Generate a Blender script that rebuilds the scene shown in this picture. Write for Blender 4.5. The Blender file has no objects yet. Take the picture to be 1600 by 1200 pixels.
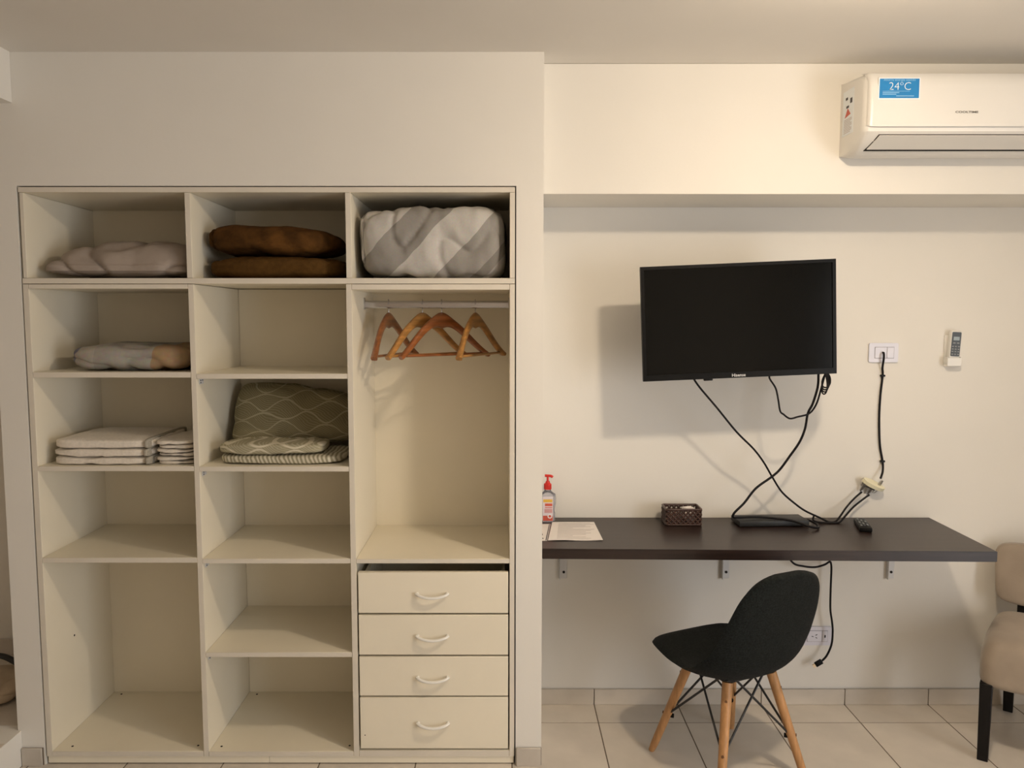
import bpy, bmesh, math, random
from mathutils import Vector, Matrix, noise

random.seed(7)
S = bpy.context.scene
COL = S.collection

# ------------------------------------------------------------------ camera, world, light, exposure
CAM_H = 1.6514
cam_d = bpy.data.cameras.new('camera')
cam_d.sensor_fit = 'HORIZONTAL'; cam_d.sensor_width = 36.0
cam_d.lens = 1210.0 / 1600.0 * 36.0
cam_d.shift_x = 15.0 / 1600.0
cam_d.clip_start = 0.05
cam = bpy.data.objects.new('camera', cam_d)
cam.location = (0, 0, CAM_H)
cam.rotation_euler = (math.radians(90 - 4.8185), 0, 0)
COL.objects.link(cam); S.camera = cam

w = bpy.data.worlds.new('world'); S.world = w; w.use_nodes = True
bg = w.node_tree.nodes['Background']
bg.inputs['Color'].default_value = (0.62, 0.75, 1.0, 1); bg.inputs['Strength'].default_value = 1.0

win_d = bpy.data.lights.new('window_daylight', 'AREA')      # daylight through the balcony door of the right wall
win_d.shape = 'RECTANGLE'; win_d.size = 1.9; win_d.size_y = 2.0
win_d.energy = 66; win_d.color = (0.95, 0.96, 0.98)
win = bpy.data.objects.new('window_daylight', win_d)
win.location = (3.16, -0.25, 1.10); win.rotation_euler = (0, math.radians(90), 0)
COL.objects.link(win)

BULB_POS = (0.99, 1.71, 2.45); BULB_STRENGTH = 350.0; BULB_COLOR = (1.0, 0.815, 0.60)

S.view_settings.view_transform = 'Standard'; S.view_settings.look = 'None'
S.view_settings.gamma = 1.0; S.view_settings.use_curve_mapping = False
S.view_settings.exposure = 0.09

# ------------------------------------------------------------------ main measures (metres)
D = 2.75        # face of the closet wall
YW = 3.209      # recessed wall
YS = 2.871      # face of the beam above it
ZC = 2.566      # ceiling
ZS = 2.1035     # underside of the beam
CORNER = 0.144  # right end of the closet wall
WL = -1.794     # left end of the closet wall
ZD = 0.816      # desk top

# ------------------------------------------------------------------ materials
MATS = {}
def nodes(name):
    m = bpy.data.materials.new(name); m.use_nodes = True
    nt = m.node_tree; b = nt.nodes['Principled BSDF']
    return m, nt, b
def c4(c): return (c[0], c[1], c[2], 1.0)
def srgb(r, g, b):
    def f(v):
        v /= 255.0
        return v / 12.92 if v <= 0.04045 else ((v + 0.055) / 1.055) ** 2.4
    return (f(r), f(g), f(b))
def mat(name, col, rough=0.5, var=0.06, scale=6.0, bump=0.0, bscale=60.0, metal=0.0, stretch=(1, 1, 1), spec=0.5,
        objvar=0.0, sheen=0.0, coat=0.0, detail=3.0, trans=0.0, alpha=1.0):
    if name in MATS: return MATS[name]
    m, nt, b = nodes(name)
    tc = nt.nodes.new('ShaderNodeTexCoord'); mp = nt.nodes.new('ShaderNodeMapping')
    mp.inputs['Scale'].default_value = stretch
    nt.links.new(tc.outputs['Object'], mp.inputs['Vector'])
    n = nt.nodes.new('ShaderNodeTexNoise'); n.inputs['Scale'].default_value = scale; n.inputs['Detail'].default_value = detail
    nt.links.new(mp.outputs['Vector'], n.inputs['Vector'])
    r = nt.nodes.new('ShaderNodeValToRGB')
    r.color_ramp.elements[0].position = 0.3; r.color_ramp.elements[1].position = 0.7
    r.color_ramp.elements[0].color = c4([max(0, v * (1 - var)) for v in col])
    r.color_ramp.elements[1].color = c4([min(1, v * (1 + var)) for v in col])
    nt.links.new(n.outputs['Fac'], r.inputs['Fac'])
    out = r.outputs['Color']
    if objvar:
        oi = nt.nodes.new('ShaderNodeObjectInfo'); hs = nt.nodes.new('ShaderNodeHueSaturation')
        mr = nt.nodes.new('ShaderNodeMapRange'); mr.inputs['To Min'].default_value = 1 - objvar; mr.inputs['To Max'].default_value = 1 + objvar
        nt.links.new(oi.outputs['Random'], mr.inputs['Value']); nt.links.new(mr.outputs['Result'], hs.inputs['Value'])
        nt.links.new(out, hs.inputs['Color']); out = hs.outputs['Color']
    nt.links.new(out, b.inputs['Base Color'])
    b.inputs['Roughness'].default_value = rough; b.inputs['Metallic'].default_value = metal
    b.inputs['Specular IOR Level'].default_value = spec
    if sheen: b.inputs['Sheen Weight'].default_value = sheen
    if coat: b.inputs['Coat Weight'].default_value = coat; b.inputs['Coat Roughness'].default_value = 0.1
    if trans: b.inputs['Transmission Weight'].default_value = trans
    if alpha < 1: b.inputs['Alpha'].default_value = alpha
    if bump:
        n2 = nt.nodes.new('ShaderNodeTexNoise'); n2.inputs['Scale'].default_value = bscale; n2.inputs['Detail'].default_value = 4
        nt.links.new(mp.outputs['Vector'], n2.inputs['Vector'])
        bp = nt.nodes.new('ShaderNodeBump'); bp.inputs['Strength'].default_value = bump; bp.inputs['Distance'].default_value = 0.004
        nt.links.new(n2.outputs['Fac'], bp.inputs['Height']); nt.links.new(bp.outputs['Normal'], b.inputs['Normal'])
    MATS[name] = m
    return m

WALL = mat('wall_paint', (0.79, 0.762, 0.705), 0.75, 0.02, 2.0, 0.05, 90, spec=0.25)
CEIL = mat('ceiling_paint', (0.75, 0.715, 0.66), 0.85, 0.02, 2.0, 0.04, 90, spec=0.2)
MELA = mat('white_melamine', (0.84, 0.775, 0.63), 0.38, 0.025, 3.0, 0.03, 200, spec=0.4)
EDGE = mat('melamine_edge', (0.72, 0.665, 0.57), 0.45, 0.04, 4.0)
TILE = mat('floor_tile', (0.63, 0.57, 0.495), 0.32, 0.09, 5.0, 0.03, 30, objvar=0.05, detail=6)
BASET = mat('base_tile', (0.58, 0.525, 0.455), 0.4, 0.09, 7.0, 0.04, 30, objvar=0.06, detail=6)
GROUT = mat('grout', (0.17, 0.135, 0.10), 0.9, 0.15, 30)
WENGE = mat('dark_wenge_laminate', (0.020, 0.011, 0.0085), 0.33, 0.35, 4.0, 0.03, 60, stretch=(1.2, 22, 22), spec=0.45)
BLACKP = mat('black_plastic', (0.006, 0.006, 0.006), 0.38, 0.15, 12, spec=0.13)
BLACKM = mat('black_metal', (0.010, 0.010, 0.011), 0.45, 0.1, 12)
SCREEN = mat('tv_glass', (0.0022, 0.0024, 0.0022), 0.14, 0.05, 2, spec=0.16)
CABLE = mat('cable_rubber', (0.007, 0.006, 0.007), 0.5, 0.1, 30, spec=0.2)
WHITEP = mat('white_plastic', (0.80, 0.785, 0.74), 0.35, 0.02, 5)
ACWHITE = mat('ac_white_plastic', (0.76, 0.74, 0.70), 0.32, 0.02, 3)
ACGREY = mat('ac_louver_plastic', (0.66, 0.64, 0.60), 0.4, 0.02, 3)
PLATE = mat('switch_plate_plastic', (0.70, 0.69, 0.76), 0.3, 0.02, 5)
CHROME = mat('chrome_tube', (0.50, 0.50, 0.53), 0.16, 0.05, 8, metal=1.0)
STEEL = mat('zinc_steel', (0.55, 0.54, 0.53), 0.35, 0.08, 20, metal=1.0)
BRACK = mat('bracket_paint', (0.66, 0.655, 0.65), 0.45, 0.03, 10)
CREAM = mat('splitter_plastic', (0.83, 0.78, 0.56), 0.4, 0.03, 10)
HWOODS = [mat('hanger_wood_red', (0.24, 0.080, 0.022), 0.28, 0.35, 9, 0.03, 80, stretch=(1, 8, 8), coat=0.5),
          mat('hanger_wood_honey', (0.40, 0.19, 0.05), 0.28, 0.35, 9, 0.03, 80, stretch=(1, 8, 8), coat=0.5),
          mat('hanger_wood_amber', (0.27, 0.085, 0.022), 0.28, 0.35, 9, 0.03, 80, stretch=(1, 8, 8), coat=0.5)]
BEECH = mat('beech_leg', (0.45, 0.235, 0.095), 0.42, 0.18, 12, 0.03, 60, stretch=(8, 8, 1))
FABDK = mat('charcoal_chair_fabric', (0.0075, 0.0095, 0.0090), 0.95, 0.7, 180, 0.7, 420, sheen=0.03, stretch=(1, 1, 1), spec=0.15)
SUEDE = mat('beige_suede', (0.335, 0.275, 0.215), 0.92, 0.10, 9, 0.12, 240, sheen=0.25, spec=0.2)
TAUPE = mat('taupe_cotton', (0.37, 0.31, 0.265), 0.9, 0.06, 20, 0.15, 350, spec=0.2)
BROWN1 = mat('brown_plush', (0.075, 0.033, 0.008), 0.9, 0.6, 16, 0.35, 120, spec=0.1)
BROWN2 = mat('brown_fleece', (0.085, 0.042, 0.011), 0.95, 0.15, 60, 0.35, 260, spec=0.08)
TOWEL = mat('white_terry', (0.84, 0.77, 0.67), 0.97, 0.07, 90, 0.7, 330, sheen=0.2, spec=0.1)
BAND = mat('grey_hem', (0.40, 0.365, 0.30), 0.9, 0.15, 200, 0.3, 300, spec=0.1)
BEIGE = mat('beige_cloth', (0.50, 0.40, 0.29), 0.95, 0.10, 9, 0.3, 90, spec=0.15)
PAPER = mat('paper', (0.78, 0.73, 0.69), 0.7, 0.015, 20)
INK = mat('ink', (0.05, 0.045, 0.05), 0.7)
INKF = mat('faint_ink', (0.55, 0.50, 0.48), 0.7)
BLUE = mat('sticker_blue', (0.012, 0.21, 0.52), 0.45, 0.03, 10)
SWHITE = mat('sticker_white', (0.82, 0.86, 0.88), 0.5, 0.01, 10)
SBLUE2 = mat('sticker_pale_blue', (0.22, 0.47, 0.74), 0.5, 0.02, 10)
RED = mat('red_pump_plastic', (0.62, 0.020, 0.012), 0.3, 0.05, 10)
LRED = mat('label_red', (0.58, 0.10, 0.06), 0.45, 0.1, 30)
LYEL = mat('label_yellow', (0.74, 0.46, 0.06), 0.45, 0.1, 30)
LPINK = mat('label_pink', (0.60, 0.33, 0.33), 0.45, 0.1, 30)
GEL = mat('clear_bottle', (0.86, 0.86, 0.93), 0.08, 0.0, 3, trans=0.9)
BASK = mat('basket_plastic', (0.050, 0.022, 0.015), 0.35, 0.2, 40)
KEYG = mat('remote_grey_key', (0.28, 0.29, 0.29), 0.5, 0.1, 30)
SLATE = mat('remote_slate', (0.055, 0.065, 0.075), 0.4, 0.1, 20)
LCD = mat('remote_lcd', (0.30, 0.36, 0.38), 0.3, 0.1, 60)
BRASS = mat('plug_metal', (0.75, 0.60, 0.40), 0.3, 0.1, 20, metal=1.0)
HOLE = mat('dark_hole', (0.012, 0.010, 0.009), 0.9)
DKBOX = mat('set_top_box_plastic', (0.014, 0.015, 0.016), 0.5, 0.1, 20)

def mat_stripes():
    m, nt, b = nodes('grey_striped_duvet')
    N = nt.nodes.new; L = nt.links.new
    tc = N('ShaderNodeTexCoord'); sp = N('ShaderNodeSeparateXYZ'); L(tc.outputs['Object'], sp.inputs[0])
    nz = N('ShaderNodeTexNoise'); nz.inputs['Scale'].default_value = 9; L(tc.outputs['Object'], nz.inputs['Vector'])
    # diagonal coordinate x - 1.1 z + 0.4 y
    a = N('ShaderNodeMath'); a.operation = 'MULTIPLY_ADD'; a.inputs[1].default_value = -0.95; L(sp.outputs['Z'], a.inputs[0]); L(sp.outputs['X'], a.inputs[2])
    a2 = N('ShaderNodeMath'); a2.operation = 'MULTIPLY_ADD'; a2.inputs[1].default_value = 0.25; L(sp.outputs['Y'], a2.inputs[0]); L(a.outputs[0], a2.inputs[2])
    a3 = N('ShaderNodeMath'); a3.operation = 'MULTIPLY_ADD'; a3.inputs[1].default_value = 0.03; L(nz.outputs['Fac'], a3.inputs[0]); L(a2.outputs[0], a3.inputs[2])
    mr = N('ShaderNodeMapRange'); mr.inputs['From Min'].default_value = -0.50; mr.inputs['From Max'].default_value = 0.30; L(a3.outputs[0], mr.inputs['Value'])
    r = N('ShaderNodeValToRGB'); r.color_ramp.interpolation = 'CONSTANT'
    lt, md, dk = (0.56, 0.535, 0.50, 1), (0.315, 0.295, 0.27, 1), (0.20, 0.185, 0.165, 1)
    els = r.color_ramp.elements
    els[0].position = 0; els[0].color = md
    els[1].position = 0.03; els[1].color = lt
    for p, c in ((0.20, md), (0.39, lt), (0.59, md), (0.76, dk), (0.82, md), (0.93, lt)):
        e = els.new(p); e.color = c
    L(mr.outputs[0], r.inputs['Fac']); 
    n2 = N('ShaderNodeTexNoise'); n2.inputs['Scale'].default_value = 160; L(tc.outputs['Object'], n2.inputs['Vector'])
    mx = N('ShaderNodeMix'); mx.data_type = 'RGBA'; mx.blend_type = 'MULTIPLY'; mx.inputs['Factor'].default_value = 0.25
    L(r.outputs['Color'], mx.inputs['A']); L(n2.outputs['Color'], mx.inputs['B']); L(mx.outputs['Result'], b.inputs['Base Color'])
    b.inputs['Roughness'].default_value = 0.85; b.inputs['Specular IOR Level'].default_value = 0.2
    return m
DUVET = mat_stripes()

def mat_wave(name, base, line, P, A, wl, hatch, lw, axis=('X', 'Z'), warp=0.0):
    """ogee lattice of light lines over a darker cloth, faint hatch inside"""
    m, nt, b = nodes(name)
    N = nt.nodes.new; L = nt.links.new
    tc = N('ShaderNodeTexCoord'); sp = N('ShaderNodeSeparateXYZ'); L(tc.outputs['Object'], sp.inputs[0])
    U, V = sp.outputs[axis[0]], sp.outputs[axis[1]]
    nz = N('ShaderNodeTexNoise'); nz.inputs['Scale'].default_value = 7; nz.inputs['Detail'].default_value = 1; L(tc.outputs['Object'], nz.inputs['Vector'])
    def M(op, x, y=None, z=None):
        n = N('ShaderNodeMath'); n.operation = op
        for i, v in enumerate((x, y, z)):
            if v is None: continue
            if isinstance(v, (int, float)): n.inputs[i].default_value = v
            else: L(v, n.inputs[i])
        return n.outputs[0]
    V = M('MULTIPLY_ADD', nz.outputs['Fac'], warp, V)
    s = M('SINE', M('MULTIPLY', U, 2 * math.pi / wl))
    f1 = M('FRACT', M('DIVIDE', M('MULTIPLY_ADD', s, A, V), P))
    f2 = M('FRACT', M('ADD', M('DIVIDE', M('MULTIPLY_ADD', s, -A, V), P), 0.5))
    l1 = M('LESS_THAN', M('ABSOLUTE', M('SUBTRACT', f1, 0.5)), lw)
    l2 = M('LESS_THAN', M('ABSOLUTE', M('SUBTRACT', f2, 0.5)), lw)
    h = M('MULTIPLY', M('GREATER_THAN', M('SINE', M('MULTIPLY', M('MULTIPLY_ADD', f1, P * 0.9, M('ADD', U, V)), hatch)), 0.45), 0.38)
    k = M('MAXIMUM', M('MAXIMUM', l1, l2), h)
    mx = N('ShaderNodeMix'); mx.data_type = 'RGBA'
    mx.inputs['A'].default_value = c4(base); mx.inputs['B'].default_value = c4(line)
    L(k, mx.inputs['Factor']); L(mx.outputs['Result'], b.inputs['Base Color'])
    b.inputs['Roughness'].default_value = 0.9; b.inputs['Specular IOR Level'].default_value = 0.15
    return m
OLIVE = mat_wave('olive_wave_cloth', (0.225, 0.195, 0.112), (0.40, 0.36, 0.245), 0.072, 0.015, 0.165, 420, 0.034, warp=0.06)
OLIVE2 = mat_wave('olive_wave_sheet', (0.33, 0.30, 0.20), (0.62, 0.57, 0.44), 0.06, 0.010, 0.13, 380, 0.06, warp=0.04)

def mat_pleat():
    m, nt, b = nodes('pleated_olive_cloth'); N = nt.nodes.new; L = nt.links.new
    tc = N('ShaderNodeTexCoord'); wv = N('ShaderNodeTexWave'); wv.inputs['Scale'].default_value = 22; wv.inputs['Distortion'].default_value = 2.0
    wv.inputs['Detail'].default_value = 1; mp = N('ShaderNodeMapping'); mp.inputs['Rotation'].default_value = (0, 0.35, 0)
    L(tc.outputs['Object'], mp.inputs['Vector']); L(mp.outputs['Vector'], wv.inputs['Vector'])
    r = N('ShaderNodeValToRGB'); r.color_ramp.elements[0].color = (0.30, 0.27, 0.18, 1); r.color_ramp.elements[1].color = (0.62, 0.58, 0.46, 1)
    r.color_ramp.elements[0].position = 0.35; r.color_ramp.elements[1].position = 0.6
    L(wv.outputs['Color'], r.inputs['Fac']); L(r.outputs['Color'], b.inputs['Base Color'])
    b.inputs['Roughness'].default_value = 0.9
    return m
PLEAT = mat_pleat()

def mat_patch():
    """pale grey cloth with a tan panel and a blue edge"""
    m, nt, b = nodes('patchwork_pillow_cloth'); N = nt.nodes.new; L = nt.links.new
    tc = N('ShaderNodeTexCoord'); sp = N('ShaderNodeSeparateXYZ'); L(tc.outputs['Object'], sp.inputs[0])
    nz = N('ShaderNodeTexNoise'); nz.inputs['Scale'].default_value = 7; L(tc.outputs['Object'], nz.inputs['Vector'])
    a = N('ShaderNodeMath'); a.operation = 'MULTIPLY_ADD'; a.inputs[1].default_value = 0.03; L(nz.outputs['Fac'], a.inputs[0]); L(sp.outputs['X'], a.inputs[2])
    a4 = N('ShaderNodeMath'); a4.operation = 'MULTIPLY_ADD'; a4.inputs[1].default_value = -0.22; L(sp.outputs['Z'], a4.inputs[0]); L(a.outputs[0], a4.inputs[2])
    mr = N('ShaderNodeMapRange'); mr.inputs['From Min'].default_value = -0.26; mr.inputs['From Max'].default_value = 0.26; L(a4.outputs[0], mr.inputs['Value'])
    r = N('ShaderNodeValToRGB'); r.color_ramp.interpolation = 'CONSTANT'; e = r.color_ramp.elements
    e[0].color = (0.23, 0.23, 0.30, 1); e[1].position = 0.115; e[1].color = (0.50, 0.46, 0.41, 1)
    for p, c in ((0.28, (0.42, 0.39, 0.345, 1)), (0.685, (0.40, 0.27, 0.155, 1)), (0.955, (0.27, 0.26, 0.33, 1))):
        q = e.new(p); q.color = c
    L(mr.outputs[0], r.inputs['Fac'])
    n2 = N('ShaderNodeTexNoise'); n2.inputs['Scale'].default_value = 60; n2.inputs['Detail'].default_value = 5; L(tc.outputs['Object'], n2.inputs['Vector'])
    mx = N('ShaderNodeMix'); mx.data_type = 'RGBA'; mx.blend_type = 'MULTIPLY'; mx.inputs['Factor'].default_value = 0.35
    L(r.outputs['Color'], mx.inputs['A']); L(n2.outputs['Color'], mx.inputs['B']); L(mx.outputs['Result'], b.inputs['Base Color'])
    b.inputs['Roughness'].default_value = 0.9; b.inputs['Specular IOR Level'].default_value = 0.2
    return m
PATCH = mat_patch()

# ------------------------------------------------------------------ mesh helpers
def nb(): return bmesh.new()
def box(bm, x0, x1, y0, y1, z0, z1, bev=0.0, seg=2):
    vs = [bm.verts.new((x, y, z)) for x in (x0, x1) for y in (y0, y1) for z in (z0, z1)]
    fs = [(0, 1, 3, 2), (4, 6, 7, 5), (0, 4, 5, 1), (2, 3, 7, 6), (0, 2, 6, 4), (1, 5, 7, 3)]
    faces = [bm.faces.new([vs[i] for i in f]) for f in fs]
    if bev:
        es = list({e for f in faces for e in f.edges})
        bmesh.ops.bevel(bm, geom=es, offset=bev, segments=seg, profile=0.5, affect='EDGES', clamp_overlap=True)
    return bm
def frame_of(d):
    d = d.normalized(); up = Vector((0, 0, 1)) if abs(d.z) < 0.95 else Vector((1, 0, 0))
    a = d.cross(up).normalized(); return a, d.cross(a).normalized()
def cyl(bm, p0, p1, r0, r1=None, seg=16, cap=True):
    r1 = r0 if r1 is None else r1
    p0, p1 = Vector(p0), Vector(p1); a, b = frame_of(p1 - p0)
    R = []
    for p, r in ((p0, r0), (p1, r1)):
        R.append([bm.verts.new(p + (a * math.cos(t) + b * math.sin(t)) * r) for t in [2 * math.pi * i / seg for i in range(seg)]])
    for i in range(seg):
        bm.faces.new((R[0][i], R[0][(i + 1) % seg], R[1][(i + 1) % seg], R[1][i]))
    if cap: bm.faces.new(R[0][::-1]); bm.faces.new(R[1])
    return bm
def catmull(pts, n=8):
    pts = [Vector(p) for p in pts]
    if len(pts) < 3: return pts
    P = [pts[0] * 2 - pts[1]] + pts + [pts[-1] * 2 - pts[-2]]
    out = []
    for i in range(1, len(P) - 2):
        for k in range(n):
            t = k / n; p0, p1, p2, p3 = P[i - 1], P[i], P[i + 1], P[i + 2]
            out.append(0.5 * ((2 * p1) + (p2 - p0) * t + (2 * p0 - 5 * p1 + 4 * p2 - p3) * t * t + (3 * p1 - p0 - 3 * p2 + p3) * t ** 3))
    out.append(pts[-1]); return out
def tube(bm, pts, r, seg=8, smooth=True, n=8, rfun=None, flat=1.0):
    pts = catmull(pts, n) if smooth else [Vector(p) for p in pts]
    d = (pts[1] - pts[0]).normalized(); a, b = frame_of(d)
    rings = []
    for i, p in enumerate(pts):
        nd = (pts[min(i + 1, len(pts) - 1)] - pts[max(i - 1, 0)]).normalized()
        a = (a - nd * a.dot(nd)).normalized(); b = nd.cross(a)
        rr = r if rfun is None else rfun(i / (len(pts) - 1)) * r
        rings.append([bm.verts.new(p + (a * math.cos(2 * math.pi * k / seg) + b * math.sin(2 * math.pi * k / seg) * flat) * rr) for k in range(seg)])
    for R0, R1 in zip(rings, rings[1:]):
        for k in range(seg): bm.faces.new((R0[k], R0[(k + 1) % seg], R1[(k + 1) % seg], R1[k]))
    bm.faces.new(rings[0][::-1]); bm.faces.new(rings[-1])
    return bm
def prism(bm, pts, f0, f1):
    """pts: 2D outline; f0/f1 map a 2D point to 3D for the two caps"""
    A = [bm.verts.new(f0(p)) for p in pts]; B = [bm.verts.new(f1(p)) for p in pts]
    n = len(pts)
    for i in range(n): bm.faces.new((A[i], A[(i + 1) % n], B[(i + 1) % n], B[i]))
    bm.faces.new(A[::-1]); bm.faces.new(B)
    bmesh.ops.recalc_face_normals(bm, faces=bm.faces)
    return bm
def lathe(bm, prof, c=(0, 0, 0), seg=20, sx=1.0, sy=1.0):
    rings = []
    for r, z in prof:
        rings.append([bm.verts.new((c[0] + math.cos(2 * math.pi * k / seg) * r * sx, c[1] + math.sin(2 * math.pi * k / seg) * r * sy, c[2] + z)) for k in range(seg)])
    for R0, R1 in zip(rings, rings[1:]):
        for k in range(seg): bm.faces.new((R0[k], R0[(k + 1) % seg], R1[(k + 1) % seg], R1[k]))
    bm.faces.new(rings[0][::-1]); bm.faces.new(rings[-1])
    return bm
def rrect(x0, x1, y0, y1, r, n=5):
    pts = []
    for cx, cy, a0 in ((x1 - r, y1 - r, 0), (x0 + r, y1 - r, 90), (x0 + r, y0 + r, 180), (x1 - r, y0 + r, 270)):
        for i in range(n + 1):
            a = math.radians(a0 + 90 * i / n); pts.append((cx + r * math.cos(a), cy + r * math.sin(a)))
    return pts
def soft(bm, size, n=4.0, res=22, deform=None, wr=0.006, ws=6.0, ani=(1, 1, 1), seed=0, flat=0.0, fold=0.0):
    """soft rounded block, base on z = 0, centred in x and y, with wrinkles"""
    bmesh.ops.create_cube(bm, size=2.0)
    bmesh.ops.subdivide_edges(bm, edges=bm.edges, cuts=res, use_grid_fill=True)
    off = Vector((seed * 13.7, seed * 5.1, seed * 9.3))
    for v in bm.verts:
        p = v.co
        k = (abs(p.x) ** n + abs(p.y) ** n + abs(p.z) ** n) ** (1.0 / n)
        q = Vector((p.x / k, p.y / k, p.z / k))
        if deform: q = deform(q)
        nrm = Vector((q.x / size[0], q.y / size[1], q.z / size[2])).normalized()
        P = Vector((q.x * size[0] / 2, q.y * size[1] / 2, q.z * size[2] / 2))
        s = Vector((P.x * ani[0], P.y * ani[1], P.z * ani[2])) * ws + off
        d = noise.fractal(s, 0.9, 2.1, 3) * wr
        if fold:
            rdg = 1 - abs(noise.noise(s * 0.8 + Vector((3, 1, 7)))) * 2
            d -= max(0, rdg) ** 4 * fold
        P += nrm * d
        P.z += size[2] / 2
        if P.z < flat: P.z = flat * 0.5 + P.z * 0.02
        v.co = P
    zmin = min(v.co.z for v in bm.verts)
    for v in bm.verts: v.co.z -= zmin
    return bm

def link(name, bm, m, smooth=True, ang=38):
    me = bpy.data.meshes.new(name)
    bmesh.ops.recalc_face_normals(bm, faces=bm.faces)
    bm.to_mesh(me); bm.free()
    if smooth:
        me.polygons.foreach_set('use_smooth', [True] * len(me.polygons))
        me.set_sharp_from_angle(angle=math.radians(ang))
    me.materials.append(m)
    o = bpy.data.objects.new(name, me); COL.objects.link(o)
    return o
def tag(o, label, cat, group=None):
    o['label'] = label; o['category'] = cat
    if group: o['group'] = group
    return o
ORG = {}
def thing(name, loc, label, cat, group=None, rot=(0, 0, 0)):
    o = bpy.data.objects.new(name, None); COL.objects.link(o)
    o.empty_display_size = 0.05; o.location = loc; o.rotation_euler = rot
    ORG[o.name] = Vector(loc) if tuple(rot) == (0, 0, 0) else Vector((0, 0, 0))
    return tag(o, label, cat, group)
def part(name, bm, m, parent, label=None, smooth=True, ang=38):
    """mesh given in world coordinates for unrotated things, in local ones for rotated things"""
    org = ORG[parent.name]
    if org.length: bmesh.ops.translate(bm, verts=bm.verts, vec=-org)
    o = link(name, bm, m, smooth, ang); o.parent = parent
    ORG[o.name] = org
    if label: o['label'] = label
    return o
def single(name, loc, bm, m, label, cat, group=None, local=True, rot=(0, 0, 0), ang=38):
    if not local: bmesh.ops.translate(bm, verts=bm.verts, vec=-Vector(loc))
    o = link(name, bm, m, True, ang); o.location = loc; o.rotation_euler = rot
    ORG[o.name] = Vector(loc) if not local else Vector((0, 0, 0))
    return tag(o, label, cat, group)
def struct(name, bm, m, parent=None, label=None):
    o = link(name, bm, m); o['kind'] = 'structure'
    if parent: o.parent = parent
    if label: o['label'] = label
    ORG[o.name] = Vector((0, 0, 0)); return o
def text_bm(body, size, bold=0.0):
    cu = bpy.data.curves.new('t', 'FONT'); cu.body = body; cu.size = size; cu.align_x = 'CENTER'; cu.align_y = 'CENTER'
    cu.resolution_u = 3; cu.offset = bold
    ob = bpy.data.objects.new('t', cu); COL.objects.link(ob)
    dg = bpy.context.evaluated_depsgraph_get(); me = bpy.data.meshes.new_from_object(ob.evaluated_get(dg))
    bm = bmesh.new(); bm.from_mesh(me)
    bpy.data.objects.remove(ob); bpy.data.curves.remove(cu); bpy.data.meshes.remove(me)
    bmesh.ops.rotate(bm, verts=bm.verts, cent=(0, 0, 0), matrix=Matrix.Rotation(math.pi / 2, 3, 'X'))
    return bm   # stands in the XZ plane, facing -Y
def moved(bm, v): bmesh.ops.translate(bm, verts=bm.verts, vec=Vector(v)); return bm
def turned(bm, ang, axis, cent=(0, 0, 0)):
    bmesh.ops.rotate(bm, verts=bm.verts, cent=cent, matrix=Matrix.Rotation(ang, 3, axis)); return bm

# ------------------------------------------------------------------ room shell
XL, XR, YR, YP = -3.2, 3.2, -2.2, 3.41       # left wall, right wall, rear wall, passage wall
STEP_X, STEP_Z = -1.781, 0.133
bm = nb(); box(bm, XL - .1, XR + .1, YR - .1, 3.6, -0.10, -0.001); floor = struct('floor', bm, GROUT, label='beige ceramic tile floor')
TS, TX0, TY0, G = 0.3585, 0.394, 3.050, 0.005
tile_cache = {}
def tile_mesh(wx, wy):
    k = (round(wx, 3), round(wy, 3))
    if k not in tile_cache:
        bm = nb(); e = 0.0004
        lo = [bm.verts.new(p) for p in ((0, 0, -.001), (wx, 0, -.001), (wx, wy, -.001), (0, wy, -.001))]
        mi = [bm.verts.new(p) for p in ((0, 0, -e), (wx, 0, -e), (wx, wy, -e), (0, wy, -e))]
        hi = [bm.verts.new(p) for p in ((e, e, 0), (wx - e, e, 0), (wx - e, wy - e, 0), (e, wy - e, 0))]
        for A, B in ((lo, mi), (mi, hi)):
            for i in range(4): bm.faces.new((A[i], A[(i + 1) % 4], B[(i + 1) % 4], B[i]))
        bm.faces.new(hi); me = bpy.data.meshes.new('floor_tile'); bm.to_mesh(me); bm.free(); me.materials.append(TILE)
        tile_cache[k] = me
    return tile_cache[k]
def lay(parent, xs, ys, z, skip=lambda a, b, c, d: False):
    for xa, xb in zip(xs, xs[1:]):
        for ya, yb in zip(ys, ys[1:]):
            if xb - xa < .02 or yb - ya < .02 or skip(xa, xb, ya, yb): continue
            o = bpy.data.objects.new('floor_tile', tile_mesh(xb - xa - G, yb - ya - G)); COL.objects.link(o)
            o.location = (xa + G / 2, ya + G / 2, z); o.parent = parent
xs = [STEP_X] + [TX0 + TS * k for k in range(-6, 8) if STEP_X < TX0 + TS * k < XR] + [XR]
ys = [YR] + [TY0 - TS * k for k in range(14, -1, -1) if YR < TY0 - TS * k] + [YW]
lay(floor, xs, ys, 0, lambda a, b, c, d: c > D and b < CORNER)

bm = nb(); prism(bm, [(XL, YR), (STEP_X, YR), (STEP_X, D - .001), (WL - .001, D - .001), (WL - .001, YP), (XL, YP)],
                 lambda p: (p[0], p[1], 0.0), lambda p: (p[0], p[1], STEP_Z - .001))
stepf = struct('trim_1', bm, WALL, label='painted side of the raised floor step at the left')
lay(stepf, [XL, -2.9, -2.55, -2.19, STEP_X], [YR + .2 + TS * k for k in range(14)], STEP_Z)
lay(stepf, [-2.9, -2.55, -2.19, WL - .002], [D + .03, 3.05, YP], STEP_Z)

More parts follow.
